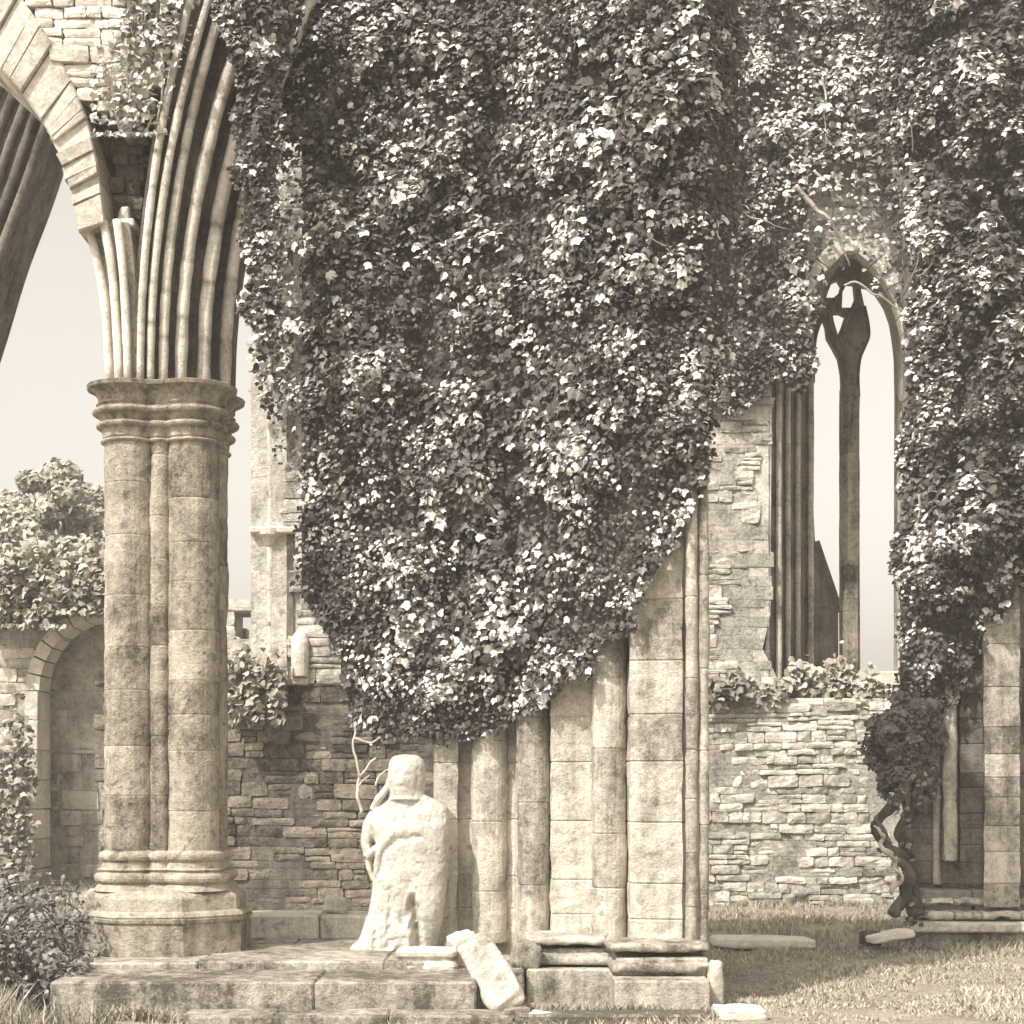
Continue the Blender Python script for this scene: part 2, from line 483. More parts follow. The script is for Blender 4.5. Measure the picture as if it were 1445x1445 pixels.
# ------------------------------------------------------------------ grass (uncountable)
g = MB()
def blade(x, y, z, h, tone, lean):
    a = R.uniform(0, 6.28); wd = R.uniform(.006, .013)
    dx, dy = math.cos(a)*wd, math.sin(a)*wd
    lx, ly = R.gauss(0, lean)*h, R.gauss(0, lean)*h
    g.add([(x-dx, y-dy, z), (x+dx, y+dy, z), (x+dx*.6+lx*.4, y+dy*.6+ly*.4, z+h*.55), (x-dx*.6+lx*.4, y-dy*.6+ly*.4, z+h*.55), (x+lx, y+ly, z+h)],
          [(0, 1, 2, 3), (3, 2, 4)], tone)
def grass_patch(n, fy, fx, hh, tone, thresh=-.2):
    k = 0; tr = 0
    while k < n and tr < n*8:
        tr += 1
        Y = R.uniform(*fy); px = R.uniform(*fx)
        x = X_(px, Y)
        d = fb(x, Y, 3, 1.3, 3)
        if d < thresh*R.random()*2: continue
        if x < 1.55 and x > -3.4 and 11.0 < Y < 16: continue
        if 4.0 < x and Y > 16.0 and Y < 18: continue
        for _ in range(R.randint(4, 9)):
            bx, by = x+R.gauss(0, .03), Y+R.gauss(0, .03)
            blade(bx, by, gh(bx, by)-.01, R.uniform(*hh)*(1+.7*d), max(0, min(1, R.gauss(tone, .22)+.35*d)), .45)
            k += 1
grass_patch(42000, (10.3, 17), (985, 1500), (.015, .045), .6)
grass_patch(14000, (15, 22), (960, 1500), (.025, .09), .5)
grass_patch(16000, (10.3, 23.5), (-60, 160), (.06, .26), .3)
grass_patch(4000, (9.8, 11.0), (-40, 1010), (.03, .07), .45)
grass_patch(1300, (10.6, 15.5), (1000, 1500), (.035, .08), .5, .5)
for (xa, xb, ya) in ((X_(742, 11.4), X_(1010, 11.4), 11.36), (X_(1284, 16.1), X_(1640, 16.1), 16.08), (X_(1005, 21.9), X_(1260, 21.9), 21.88), (X_(70, 11.25), X_(250, 11.25), 11.2)):
    for _ in range(420):
        bx, by = R.uniform(xa, xb), ya-abs(R.gauss(0, .04))
        if nz(bx, by, 0, 2.5) < -.1: continue
        for _ in range(3): blade(bx+R.gauss(0, .015), by, gh(bx, by)-.01, R.uniform(.03, .12), max(0, min(1, R.gauss(.45, .2))), .4)
tag(g.build('grass', M['grass'], None), kind='stuff')

# ================================================================== STEPS UNDER THE LEFT PIER AND STATUE
def slab_row(mb, x0, x1, y0, y1, z0, z1, w, tone=(.5, .9), j=.006, b=.015):
    x = x0
    while x < x1-.05:
        xe = min(x+R.uniform(*w), x1)
        if x1-xe < .3: xe = x1
        mb.box(x+.0015, xe-.0015, y0+R.uniform(-.008, .008), y1, z0, z1+R.uniform(-.006, .006), R.uniform(*tone), j, b)
        x = xe
m = MB()
slab_row(m, X_(70, 11.3), X_(672, 11.3), 11.3, 12.05, -.1, .224, (1.1, 2.0), (.05, .4))
slab_row(m, X_(560, 12.1), X_(740, 12.1), 12.06, 13.2, -.1, .215, (.5, .9), (.2, .5))
tag(m.build('stone_step', M['ashlar']), 'long low worn stone step along the front, below the statue', 'step')
m = MB()
slab_row(m, X_(50, 12.06), X_(600, 12.06), 12.06, 13.3, .0, .28, (1.0, 1.9), (.3, .6))
slab_row(m, X_(60, 12.06)-.2, X_(640, 12.06), 13.31, 15.2, .0, .275, (.6, 1.2), (.25, .5))
tag(m.build('stone_step', M['ashlar']), 'upper pale stone step carrying the left column and statue', 'step')
m = MB()
slab_row(m, X_(250, 10.9), X_(1005, 10.9), 10.95, 11.27, -.12, .035, (.5, 1.1), (.05, .4), .01)
tag(m.build('kerb_stones', M['ashlar']), 'lowest row of kerb stones flush with the ground at the bottom edge', 'kerb')
m = MB()
slab_row(m, X_(332, 14.0), X_(520, 14.0), 14.0, 14.6, .24, .46, (.5, .9), (.6, .95))
tag(m.build('stone_ledge', M['ashlar']), 'low pale stone ledge between the column and the statue', 'ledge')

# ================================================================== LEFT COLUMN
PX, PY = X_(235, 13.0), 13.0
lob = [(-.245, -.16, .205), (.245, -.16, .205), (.245, .24, .2), (-.245, .24, .2), (0, -.24, .075), (0, .05, .25)]
pier = thing('clustered_column', 'clustered stone column on tiered base with moulded round capital, left of the statue', 'column', (PX, PY, .28))
BZ, SZ, CAPB, CAPT = .28, 1.06, Z_(624, 12.7), Z_(535, 12.56)
for i, (ox, oy, r) in enumerate(lob[:5]):
    m = MB(); course_rings(m, circ(PX+ox, PY+oy, r, 36), SZ-.02, CAPB+.05, (.26, .48), .004, .006, (.3, .75), 5, i*3.1)
    m.build('shaft', M['pier'], pier)
m = MB(); course_rings(m, circ(PX, PY+.04, .27, 40), SZ-.02, CAPB+.05, (.3, .45), .006, .008, (.2, .5), 2, 9)
m.build('shaft_core', M['pier'], pier)
def moulded(plan_fn, prof, amp=.006, tone=.6, seed=0, sub=3):
    mb = MB(); pr = smoothish(prof, sub); rr = []
    for z, d in pr:
        pl = plan_fn(d)
        rr.append([(x+amp*nz(x, y, z, 7, seed), y+amp*nz(y, x, z, 7, seed+4), z) for x, y in pl])
    mb.rings(rr, tone); return mb
def smoothish(prof, sub):
    return prof
def roll(z0, z1, d, r, n=6):
    """half-round moulding between heights z0 and z1 that stands r proud of d"""
    return [(lerp(z0, z1, .5-.5*math.cos(math.pi*i/n)), d+r*math.sin(math.pi*i/n)) for i in range(n+1)]
up = lambda d: union_plan(PX, PY, lob, d, 120)
# capital: bell, rolls and projecting abacus
h = CAPT-CAPB
prof = roll(CAPB, CAPB+.07*h, .0, .03)+[(CAPB+.10*h, .012), (CAPB+.22*h, .018)]
prof += roll(CAPB+.24*h, CAPB+.36*h, .02, .045)+[(CAPB+.40*h, .03), (CAPB+.46*h, .045)]
prof += roll(CAPB+.47*h, CAPB+.60*h, .05, .045)+[(CAPB+.62*h, .05), (CAPB+.66*h, .065)]
prof += [(CAPB+.66*h, .045), (CAPB+.78*h, .05), (CAPB+.85*h, .07), (CAPB+.905*h, .11), (CAPB+.925*h, .132), (CAPB+.985*h, .138), (CAPT, .125)]
moulded(up, prof, .004, .5, 2).build('capital', M['pier'], pier, False)
# base: two rolls over a faceted plinth in two stages
prof = [(1.075, .0)]+roll(.99, 1.065, .015, .03)[::-1]+[(.97, .02), (.94, .025), (.925, .05), (.91, .03)]+roll(.82, .90, .04, .04)[::-1]+[(.81, .05), (.79, .065), (.76, .09)]
prof = prof[::-1]
moulded(up, prof, .006, .75, 5).build('base_moulding', M['pier'], pier)
def octo(a, dx=0, rot=22.5):
    return [(PX+dx+a*math.cos(math.radians(rot+45*k))*1.12, PY-.0+a*math.sin(math.radians(rot+45*k))) for k in range(8)]
def facet(prof, tone, seed):
    mb = MB(); rr = []
    for z, a in prof:
        o = octo(a, -.02)
        pts = []
        for i in range(8):
            p, q = Vector(o[i]), Vector(o[(i+1) % 8])
            for k in range(4):
                v = p.lerp(q, k/4); pts.append((v.x+.008*nz(v.x, v.y, z, 6, seed), v.y+.008*nz(v.y, v.x, z, 6, seed), z))
        rr.append(pts)
    mb.rings(rr, tone); return mb
facet([(.54, .56), (.56, .635), (.575, .645), (.60, .63), (.615, .60), (.71, .595), (.73, .585), (.77, .52), (.785, .4)], .75, 3).build('upper_plinth', M['pier'], pier)
facet([(.275, .63), (.50, .63), (.52, .625), (.53, .645), (.555, .648), (.565, .63)], .45, 8).build('plinth', M['pier'], pier)

# ================================================================== ARCH SPRINGING TO THE RIGHT
arch = thing('moulded_arch', 'deeply moulded arch rising to the right from the column capital into the ivy', 'arch', (PX, PY, CAPT))
C = {  # traced lines of the roll mouldings: (px,py)
 k: [(x0+kk*(531-y)**2, y) for y in (531, 440, 350, 260, 170, 80, -20, -120, -220)] for k, x0, kk in
 (('b', 198, 2.7e-4), ('c', 212, 3.1e-4), ('d', 230, 3.15e-4), ('e', 255, 3.7e-4), ('f', 287, 3.8e-4), ('g', 317, 3.9e-4))}
DY = {'b': 12.72, 'c': 12.76, 'd': 12.84, 'e': 12.95, 'f': 13.1, 'g': 13.3}
RR = {'b': .03, 'c': .032, 'd': .038, 'e': .05, 'f': .055, 'g': .05}
ncur = 90
lines = {}
for k in C:
    q = smoothcurve(C[k], ncur)
    lines[k] = [Vector((X_(p.x, DY[k]), DY[k], Z_(p.y, 12.95))) for p in q]
    base = CAPT-.02
    for p in lines[k][:1]: p.z = base
    tn = []; rad_ = []
    while len(tn) < ncur:      # each voussoir its own tone, with a worn joint between
        b_ = R.randint(5, 10); t_ = R.uniform(.45, .95); f_ = R.uniform(.985, 1.015)
        tn += [t_]*b_+[.3]; rad_ += [RR[k]*f_]*b_+[RR[k]*.965]
    m = MB(); m.tube(lines[k], rad_[:ncur], 12, tn[:ncur], bump=.16)
    m.build('roll_moulding', M['pale'], arch, True)
keys = list(C)
web = []
for i in range(ncur):
    ring = []
    p0 = lines['b'][i]; ring.append(Vector((p0.x-.05, 12.70, p0.z+.0)))
    for a, b in zip(keys, keys[1:]):
        pa, pb = lines[a][i], lines[b][i]
        nrm = Vector((-(.35), .94, 0))
        gap = (pb-pa).length
        ring.append(pa+Vector((.0, .01, 0)))
        ring.append(pa.lerp(pb, .28)+nrm*min(.11, gap*.45))
        ring.append(pa.lerp(pb, .55)+nrm*min(.14, gap*.6))
        ring.append(pa.lerp(pb, .8)+nrm*min(.08, gap*.35))
    pg = lines['g'][i]; ring.append(pg+Vector((0, .01, 0)))
    ring.append(Vector((pg.x+.01, 13.75, pg.z)))
    ring.append(Vector((pg.x-.45, 13.9, pg.z)))
    ring.append(Vector((p0.x-.05, 13.9, p0.z)))
    web.append(ring)
m = MB(); m.rings(web, .35, True, True); m.build('arch_ring', M['shade_stone'], arch)  # hollow shade painted by the dark web, lit rolls by the pale stone

# ================================================================== ARCH TO THE LEFT
larch = thing('broken_arch', 'pale broken arch curving up to the left from the column capital', 'arch', (PX, PY, CAPT))
LC = {'r': [(181, 531), (177, 440), (172, 370), (165, 318)],
      'q': [(168, 531), (163, 440), (156, 370), (146, 318)],
      'p': [(155, 531), (149, 440), (138, 370), (124, 318)]}
LY = {'r': 12.78, 'q': 12.82, 'p': 12.9}
ll = {}
for k in LC:
    q = smoothcurve(LC[k], 18)
    ll[k] = [Vector((X_(p.x, LY[k]), LY[k], Z_(p.y, 12.9))) for p in q]
    ll[k][0].z = CAPT-.02
    m = MB(); m.tube(ll[k], .036, 12, .8, bump=.12); m.build('roll_moulding', M['pale'], larch, True)
web = []
for i in range(18):
    r, q, p = ll['r'][i], ll['q'][i], ll['p'][i]
    web.append([r+Vector((.08, .06, 0)), r+Vector((0, .01, 0)), (r+q)/2+Vector((0, .07, 0)), q+Vector((0, .01, 0)), (q+p)/2+Vector((0, .08, 0)), p+Vector((-.01, .01, 0)),
                p+Vector((-.06, .25, 0)), p+Vector((-.1, .9, 0)), r+Vector((.08, 1.0, 0))])
m = MB(); m.rings(web, .6); m.build('arch_ring', M['ashlar'], larch)
# voussoir ring above the broken mouldings
inn = smoothcurve([(113, 330), (100, 262), (84, 212), (66, 182), (36, 138), (4, 102), (-40, 62), (-110, 10)], 40)
outr = smoothcurve([(150, 318), (140, 240), (128, 185), (108, 130), (80, 72), (48, 22), (8, -30), (-70, -100)], 40)
m = MB()
i = 0
while i < 38:
    k = min(i+R.choice((1, 2, 2, 3)), 39)
    a0, a1, b0, b1 = inn[i], inn[k], outr[i], outr[k]
    y0 = 12.78+R.uniform(-.03, .03); dd = R.uniform(0, 10) if i < 14 else R.uniform(0, 3)
    def q(a, b, s): return a.lerp(b, s)
    sh = .012+.02*R.random()
    c = [q(a0, a1, sh), q(a0, a1, 1-sh), q(b0, b1, 1-sh), q(b0, b1, sh)]
    c[0].x -= dd*R.random(); c[1].x -= dd*R.random()
    fr = [Vector((X_(p.x, 12.8), y0+R.uniform(-.01, .01), Z_(p.y, 12.8))) for p in c]
    ce = sum(fr, Vector())/4
    fi = [p.lerp(ce, .08)+Vector((0, -.02, 0)) for p in fr]
    bk = [Vector((p.x, 13.6, p.z)) for p in fr]
    m.add(bk+fr+fi, [(0, 1, 5, 4), (1, 2, 6, 5), (2, 3, 7, 6), (3, 0, 4, 7), (4, 5, 9, 8), (5, 6, 10, 9), (6, 7, 11, 10), (7, 4, 8, 11), (8, 9, 10, 11)], R.uniform(.3, .85))
    i = k
m.build('voussoirs', M['pale'], larch)

# spandrel between the two arches
sp = thing('spandrel_wall', 'ragged rubble wall filling the space between the two arches above the column', 'wall', (PX, PY, CAPT+1))
SPp = [(152, 310), (196, 318), (200, 250), (222, 150), (245, 60), (262, 0), (300, -130), (-90, -130), (10, -20), (60, 40), (100, 110), (125, 175), (140, 240)]
spw = [(X_(x, 13.1), Z_(y, 13.1)) for x, y in SPp]
upper = [(X_(x, 12.85), Z_(y, 12.85)) for x, y in [(112, 150), (150, 175), (205, 165), (232, 125), (262, 20), (310, -130), (-90, -130), (20, -30), (70, 60)]]
rubble(lambda x, z: inpoly(x, z, spw), -4.3, -2.2, 5.9, 8.7, 13.15, .5, (.07, .14), (.1, .3), (.0, .06), (.1, .6), ('rubble_dark', 'mortar'), 'recessed_masonry', sp)  # shade of the recess is put into the dark rubble colour
rubble(lambda x, z: inpoly(x+.04*nz(x, 1, z, 8), z+.13*nz(z, 2, x, 4), upper), -4.4, -2.2, 6.6, 8.7, 12.80, .34, (.07, .15), (.1, .34), (.0, .07), (.5, 1.0), ('pale', 'ashlar'), 'masonry', sp)
m = MB(); m.box(X_(160, 12.9), X_(190, 12.9), 12.85, 13.2, Z_(322, 12.9), Z_(309, 12.9), .9, .01); m.box(X_(166, 12.9), X_(180, 12.9), 12.92, 13.2, Z_(308, 12.9), Z_(290, 12.9), .7, .015)
m.build('corbel', M['pale'], sp)

# far arch seen through the left arch
fa = thing('far_arch', 'dark moulded arch of a farther bay at the upper left edge', 'arch', tuple(P(0, 400, 17)))
fl = []
for off, yy in ((0, 17.0), (-22, 17.1), (-46, 17.25), (-72, 17.4), (-100, 17.6)):
    q = smoothcurve([(-90+off, 640), (-35+off, 480), (2+off, 360), (38+off, 265), (66+off, 184), (100+off, 100), (150+off, 0)], 26)
    pts = [Vector((X_(p.x, yy), yy, Z_(p.y, 17.2))) for p in q]; fl.append(pts)
    m = MB(); m.tube(pts, .05, 10, .4, bump=.1); m.build('roll_moulding', M['shade_stone'], fa, True)
web = []
for i in range(26):
    ring = []
    for a, b in zip(fl, fl[1:]): ring += [a[i]+Vector((-.01, .02, 0)), (a[i]+b[i])/2+Vector((0, .12, 0))]
    ring += [fl[-1][i], fl[-1][i]+Vector((-.3, .6, 0)), fl[0][i]+Vector((0, .9, 0))]
    web.append(ring)
m = MB(); m.rings(web, .3); m.build('arch_ring', M['shade_stone'], fa)

# ================================================================== AISLE WALL BEHIND (Y about 18)
YA = 18.0
aw = thing('aisle_wall', 'dark coursed rubble wall with tall window opening, behind the column and statue', 'wall', (X_(400, YA), YA, 0))
jamb = [(352, 960), (352, 330), (345, 262), (338, 200), (470, 205), (490, 955), (650, 955), (650, 1300), (150, 1300), (150, 962)]
jw = [(X_(x, YA), Z_(y, YA)) for x, y in jamb]
zsill = Z_(963, YA)
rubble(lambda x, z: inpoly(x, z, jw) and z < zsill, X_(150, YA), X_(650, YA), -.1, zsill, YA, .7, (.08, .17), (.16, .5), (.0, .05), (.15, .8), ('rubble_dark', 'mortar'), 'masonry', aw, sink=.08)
xr = X_(352, YA)
rubble(lambda x, z: inpoly(x, z, jw) and z >= zsill and (x > X_(412, YA) or z > Z_(300, YA)), X_(300, YA), X_(560, YA), zsill, Z_(190, YA), YA, .7, (.12, .24), (.2, .5), (.0, .03), (.3, .9), ('rubble', 'plaster'), 'upper_masonry', aw)
m = MB(); m.plate([[(354, 962), (354, 300), (345, 262), (340, 205), (465, 210), (485, 962)]], YA+.07, YA+.5, .6); m.build('wall_core', M['plaster'], aw)
# moulded jamb of the window
m = MB(); course_rings(m, plan_normals([(X_(353, YA), YA+.7), (X_(353, YA), YA+.25), (X_(372, YA), YA+.2), (X_(386, YA), YA+.22), (X_(388, YA), YA+.14), (X_(396, YA), YA+.2), (X_(404, YA), YA+.06), (X_(413, YA), YA+.04), (X_(413, YA), YA+.7)]),
                       zsill, Z_(300, YA), (.3, .5), .006, .006, (.3, .6), 2, 4); m.build('jamb', M['shade_stone'], aw)  # dark stone paints the groove shade beside the pale shafts
m = MB(); course_rings(m, circ(X_(379, YA), YA+.12, .058, 18), zsill+.12, Z_(752, YA), (.5, .9), .004, .004, (.75, .95), 3, 2); m.build('jamb_shaft', M['pale'], aw)
m = MB(); course_rings(m, circ(X_(379, YA), YA+.12, .055, 18), Z_(742, YA), Z_(300, YA), (.5, .9), .004, .004, (.75, .95), 3, 6); m.build('jamb_shaft', M['pale'], aw)
m = MB()
m.rings([[(x+nx*d, y+ny*d, z) for (x, y, nx, ny) in circ(X_(379, YA), YA+.1, .06, 18)] for z, d in
         [(Z_(768, YA), 0), (Z_(762, YA), .02), (Z_(757, YA), .03), (Z_(754, YA), .09), (Z_(745, YA), .10), (Z_(743, YA), .08)]], .9)
m.box(X_(352, YA), X_(418, YA), YA-.03, YA+.3, Z_(752, YA), Z_(744, YA), .95, .004)
m.build('jamb_capital', M['pale'], aw)
m = MB(); m.box(X_(160, YA), X_(435, YA), YA-.06, YA+.6, zsill-.03, zsill+.05, .8, .006); m.build('sill', M['pale'], aw)
m = MB(); course_rings(m, circ(X_(424, YA), YA-.02, .1, 18), zsill+.06, Z_(905, YA), (.3, .5), .006, .006, (.8, .95), 2, 8)
m.rings([[(x+nx*d, y+ny*d, z) for (x, y, nx, ny) in circ(X_(424, YA), YA-.02, .1, 18)] for z, d in [(Z_(905, YA), 0), (Z_(898, YA), -.015), (Z_(892, YA), -.05), (Z_(889, YA), -.09)]], .9)
m.build('shaft_stub', M['pale'], aw)

# ================================================================== LOW ARCHED WALL, FAR LEFT
YL = 24.0
lw = thing('ruined_wall', 'low pale ruined wall with a round arched recess at the far left', 'wall', (X_(60, YL), YL, 0))
ring_in = [(152-math.cos(math.radians(a))*98, 975-math.sin(math.radians(a))*105) for a in range(0, 181, 12)]
hole = [(38, 1300)]+[(152+(x-152)*1.18, 975+(y-975)*1.14) for x, y in ring_in]+[(250, 1300)]
hw = [(X_(x, YL), Z_(y, YL)) for x, y in hole]
topz = lambda x: Z_(845+12*nz(x, 0, 0, 1.5)-25*math.exp(-((x-X_(150, YL))/.6)**2), YL)
rubble(lambda x, z: z < topz(x) and not inpoly(x, z, hw), X_(-120, YL), X_(330, YL), -.1, Z_(800, YL), YL, .8, (.12, .22), (.2, .6), (.0, .05), (.4, .9), ('pale', 'plaster'), 'masonry', lw, sink=.3)
m = MB()
for a in range(0, 180, 12):
    a0, a1 = math.radians(a+.6), math.radians(a+11.4)
    c = [(152-math.cos(t)*rx, 975-math.sin(t)*rx*1.06) for t, rx in ((a0, 97), (a1, 97), (a1, 116), (a0, 116))]
    m.plate([c], YL-.07, YL+.5, R.uniform(.7, 1))
for k in range(7):
    y1 = 975+k*42; m.box(X_(36, YL), X_(55, YL), YL-.06, YL+.6, Z_(y1+41, YL), Z_(y1, YL), R.uniform(.6, 1), .008)
m.build('arch_ring', M['pale'], lw)
rubble(lambda x, z: True, X_(30, YL), X_(300, YL), -.1, Z_(850, YL), YL+.75, .3, (.15, .3), (.25, .7), (.0, .02), (.5, .9), ('ashlar', 'plaster'), 'recess_masonry', lw, sink=.2)

# ================================================================== TREES BEYOND
def tree(px, Y, py_top, rx, label, seed, n=24000, base_py=None, tone=.55):
    rt = thing('tree', label, 'tree', (X_(px, Y), Y, 0), 'trees beyond the ruin on the left')
    top = Z_(py_top, Y); x0 = X_(px, Y)
    tm = MB()
    trunk = smoothcurve([(x0, Y, -.1), (x0+.1, Y+.1, top*.3), (x0-.1, Y, top*.6), (x0+.1, Y, top*.92)], 14)
    tm.tube(trunk, [lerp(.3, .05, i/13) for i in range(14)], 8, .5, bump=.2)
    cl = []
    for k in range(60):
        a = R.uniform(0, 6.28); z = top*R.uniform(.38, .93); rr = rx*math.sqrt(max(.05, 1-((z/top-.62)/.36)**2))*R.uniform(.1, 1)
        c = Vector((x0+math.cos(a)*rr, Y+math.sin(a)*rr, z)); cl.append((c, R.uniform(.5, 1.0)*rx*.33))
        st = trunk[min(13, int(z/top*R.uniform(6, 11)))]
        tm.tube(smoothcurve([st, st.lerp(c, .5)+Vector((0, 0, .15)), c], 6), [.05, .04, .03, .022, .015, .008], 5, .5)
    tm.build('trunk', M['bark'], rt, True)
    lm = MB()
    for i in range(n):
        c, r = R.choice(cl); d = rv().normalized()*r*(R.random()**.4); d.z *= .75
        p = c+d
        put_leaf(lm, p, d.normalized()+Vector((-.2, -.4, .6))+rv(.5), R.uniform(.08, .22), R.gauss(0, 1), max(0, min(1, R.gauss(tone, .25))), True)
    lm.build('crown', M['leaf_far'], rt)
tree(15, 38, 655, 2.6, 'broad leafy tree reaching the left edge beyond the ruined wall', 1)
tree(108, 34, 622, 1.5, 'tall narrow leafy tree just left of the clustered column', 2, 20000)
tree(-70, 33, 680, 2.0, 'leafy tree half cut off by the left edge', 3, 16000)

# ================================================================== CROSSING PIER (under the ivy)
cp = thing('crossing_pier', 'tall pale moulded pier with many vertical shafts, half hidden by the big ivy mass', 'pier', (X_(820, 12.8), 12.8, 0))
core = [(612, 14.3), (612, 13.32), (645, 13.3), (647, 13.45), (727, 13.32), (729, 13.1), (776, 13.08), (778, 12.78), (832, 12.76), (834, 12.72), (885, 12.68), (889, 12.30), (963, 12.24), (966, 12.30), (999, 12.28)]
pts = [(X_(x, y), y) for x, y in core]+[(X_(999, 12.28), 14.3)]
sub = []
for i, p in enumerate(pts):
    q = pts[(i+1) % len(pts)]
    L_ = math.dist(p, q); k = max(1, int(L_/.12)) if L_ < 1 else 1
    for s in range(k): sub.append((lerp(p[0], q[0], s/k), lerp(p[1], q[1], s/k)))
m = MB(); course_rings(m, plan_normals(sub), .15, 7.7, (.26, .5), .011, .010, (.22, .92), 3, 1.5); m.build('pier_core', M['ashlar'], cp)
for (px, rp, Yc, zb, tone) in ((690, 25, 13.33, .3, (.35, .9)), (753, 23, 13.06, .3, (.15, .6)), (860, 24.5, 12.66, .3, (.45, .95)), (976, 8.5, 12.18, .3, (.4, .8)), (993.5, 7, 12.2, .3, (.3, .7))):
    m = MB(); course_rings(m, circ(X_(px, Yc), Yc, rp*Yc/K, 24), zb, 7.6, (.35, .7), .006, .007, tone, 4, px*.1); m.build('shaft', M['ashlar'], cp)
# string of projecting stones on the third shaft pair
m = MB()
rp = [P(736, 1364, 12.75), P(800, 1366, 12.45), P(838, 1362, 12.25), P(884, 1358, 12.0), P(930, 1352, 11.9), P(1003, 1350, 11.88)]
def zset(pts, z): return [Vector((p.x, p.y, z)) for p in pts]
def worn_bar(mb, a, b, z, hgt, Y, dep, tone, e=4.0):
    """one worn length of base moulding from pixel column a to b at depth Y: rounded section, uneven lower lip"""
    n = 44; sec = 18; rr = []
    sd_ = R.uniform(0, 50)
    for i in range(n+1):
        t = i/n; x = lerp(X_(a, Y), X_(b, Y), t)
        endf = min(1, (1-abs(2*t-1)**10)+.82)
        ring = []
        for k in range(sec):
            th = 2*math.pi*k/sec; c, s_ = math.cos(th), math.sin(th)
            f = (abs(c)**e+abs(s_)**e)**(-1/e)
            y = Y+dep/2-c*f*dep/2*endf; zz = z+s_*f*hgt/2*endf
            w_ = fb(x, y, zz, 9, 3, sd_)
            lip = max(0, nz(x, sd_, 0, 5))*.6*hgt if s_ < -.2 else 0
            ring.append((x, y-.018*w_, zz+lip+.012*w_))
        rr.append(ring)
    mb.rings(rr, tone)
def YA_(px): return interp([(736, 12.75), (800, 12.4), (838, 12.2), (884, 11.95), (930, 11.86), (1003, 11.85)], px)
for z, hh_, off, gaps in ((.395, .075, .0, ((742, 856), (858, 1002))), (.262, .085, -.1, ((746, 862), (863, 1003)))):
    for a, b in gaps:
        m = MB(); worn_bar(m, a, b, z, hh_, YA_((a+b)/2)+off, .55, R.uniform(.35, .7), 6); m.build('base_moulding', M['ashlar'], cp, True)
m = MB()
for a, b, t in ((742, 868, .5), (869, 1004, .6)):
    Y = interp([(736, 12.7), (800, 12.2), (838, 11.9), (884, 11.55), (1003, 11.5)], (a+b)/2)
    m.box(X_(a, Y), X_(b, Y)-.004, Y, 13.2, -.1, .205, t, .008)
    m.box(X_(a, Y+.2)+.01, X_(b, Y+.2)-.01, Y+.3, 13.2, .2, .33, t*.8, .008)
m.build('plinth', M['ashlar'], cp)

# ================================================================== STATUE
st = thing('statue', 'pale worn stone statue of a draped, veiled standing figure', 'statue', (X_(572, 13.0), 13.0, .28))
SX, SY, SZ0 = X_(572, 13.0), 13.0, .285
S = 13.0/K
def L(px, py, dy=0): return Vector((SX+(px-572)*S, SY+dy, SZ0+(1337-py)*S))
sm = MB()
tabL = [(1120, 554), (1130, 546), (1138, 533), (1146, 525), (1160, 521), (1180, 527), (1200, 533), (1220, 534), (1250, 528), (1290, 519), (1320, 508), (1338, 500)]
tabR = [(1120, 600), (1127, 612), (1132, 624), (1140, 632), (1160, 635), (1200, 634), (1250, 630), (1290, 625), (1320, 619), (1338, 614)]
tabD = [(1120, .10), (1130, .12), (1146, .155), (1165, .18), (1200, .175), (1250, .18), (1290, .20), (1338, .215)]
rr = []
n = 72
for i in range(60):
    py = lerp(1120, 1338, i/59)
    xl, xr_, dp = interp(tabL, py), interp(tabR, py), interp(tabD, py)
    ring = []
    low = max(0, (py-1200)/138)
    for k in range(n):
        a = 2*math.pi*k/n; c, s = math.cos(a), math.sin(a)
        e = .72
        ux = math.copysign(abs(c)**e, c); uy = math.copysign(abs(s)**e, s)
        px = (xl+xr_)/2+ux*(xr_-xl)/2
        y = uy*dp
        if s < 0:   # front folds
            fold = (1-abs(math.sin(px*.17+py*.012+.6)))**2*.9+(1-abs(math.sin(px*.31-py*.006)))**3*.6
            if px < 590: y += (.012+.03*low)*fold*abs(s)
            gx_ = lerp(581, 592, (py-1245)/90)
            if py > 1236 and py < 1334:
                wgt = math.exp(-((px-gx_)/(2.0+3.0*min(1, (py-1236)/60)))**2)*min(1, (py-1236)/25)
                y += .12*wgt
            # mantle edge crossing below the chest
            me_ = interp([(541, 1198), (560, 1181), (592, 1176), (625, 1186)], px)
            if px < 596: y += .022*math.exp(-((py-me_-4)/5.)**2)-.012*math.exp(-((py-me_+7)/8.)**2)
        ring.append((SX+(px-572)*S, SY+y, SZ0+(1337-py)*S))
    rr.append(ring)
sm.rings(rr, .8)
# head under a veil
hr = []
for i in range(22):
    v = i/21; py = lerp(1064, 1128, v)
    wv = interp([(0, .3), (.05, .68), (.12, .86), (.25, .98), (.55, 1.0), (.75, .95), (.9, .93), (1, 1.0)], v)
    ring = []
    for k in range(40):
        a = 2*math.pi*k/40; c, s = math.cos(a), math.sin(a)
        px = 574.5+c*27*wv; y = s*.15*wv
        if s < 0:
            f = math.exp(-((px-571)/15.)**2)
            y -= .02*f*(.3+.7*math.exp(-((v-.55)/.25)**2))
            y -= .016*math.exp(-((px-569)/4.)**2)*math.exp(-((v-.55)/.12)**2)     # nose
            y += .016*math.exp(-((abs(px-569)-8)/4.)**2)*math.exp(-((v-.45)/.06)**2)   # eye hollows
            y += .0*math.exp(-((px-569)/8.)**2)*math.exp(-((v-.72)/.025)**2)    # mouth
            y += .010*math.exp(-((abs(px-571)-19)/3.)**2)*min(1, max(0, (v-.25)*6))*min(1, max(0, (.95-v)*8))      # veil edge
        ring.append((SX+(px-572)*S, SY-.01+y, SZ0+(1337-py)*S))
    hr.append(ring)
sm.rings(hr, .8)
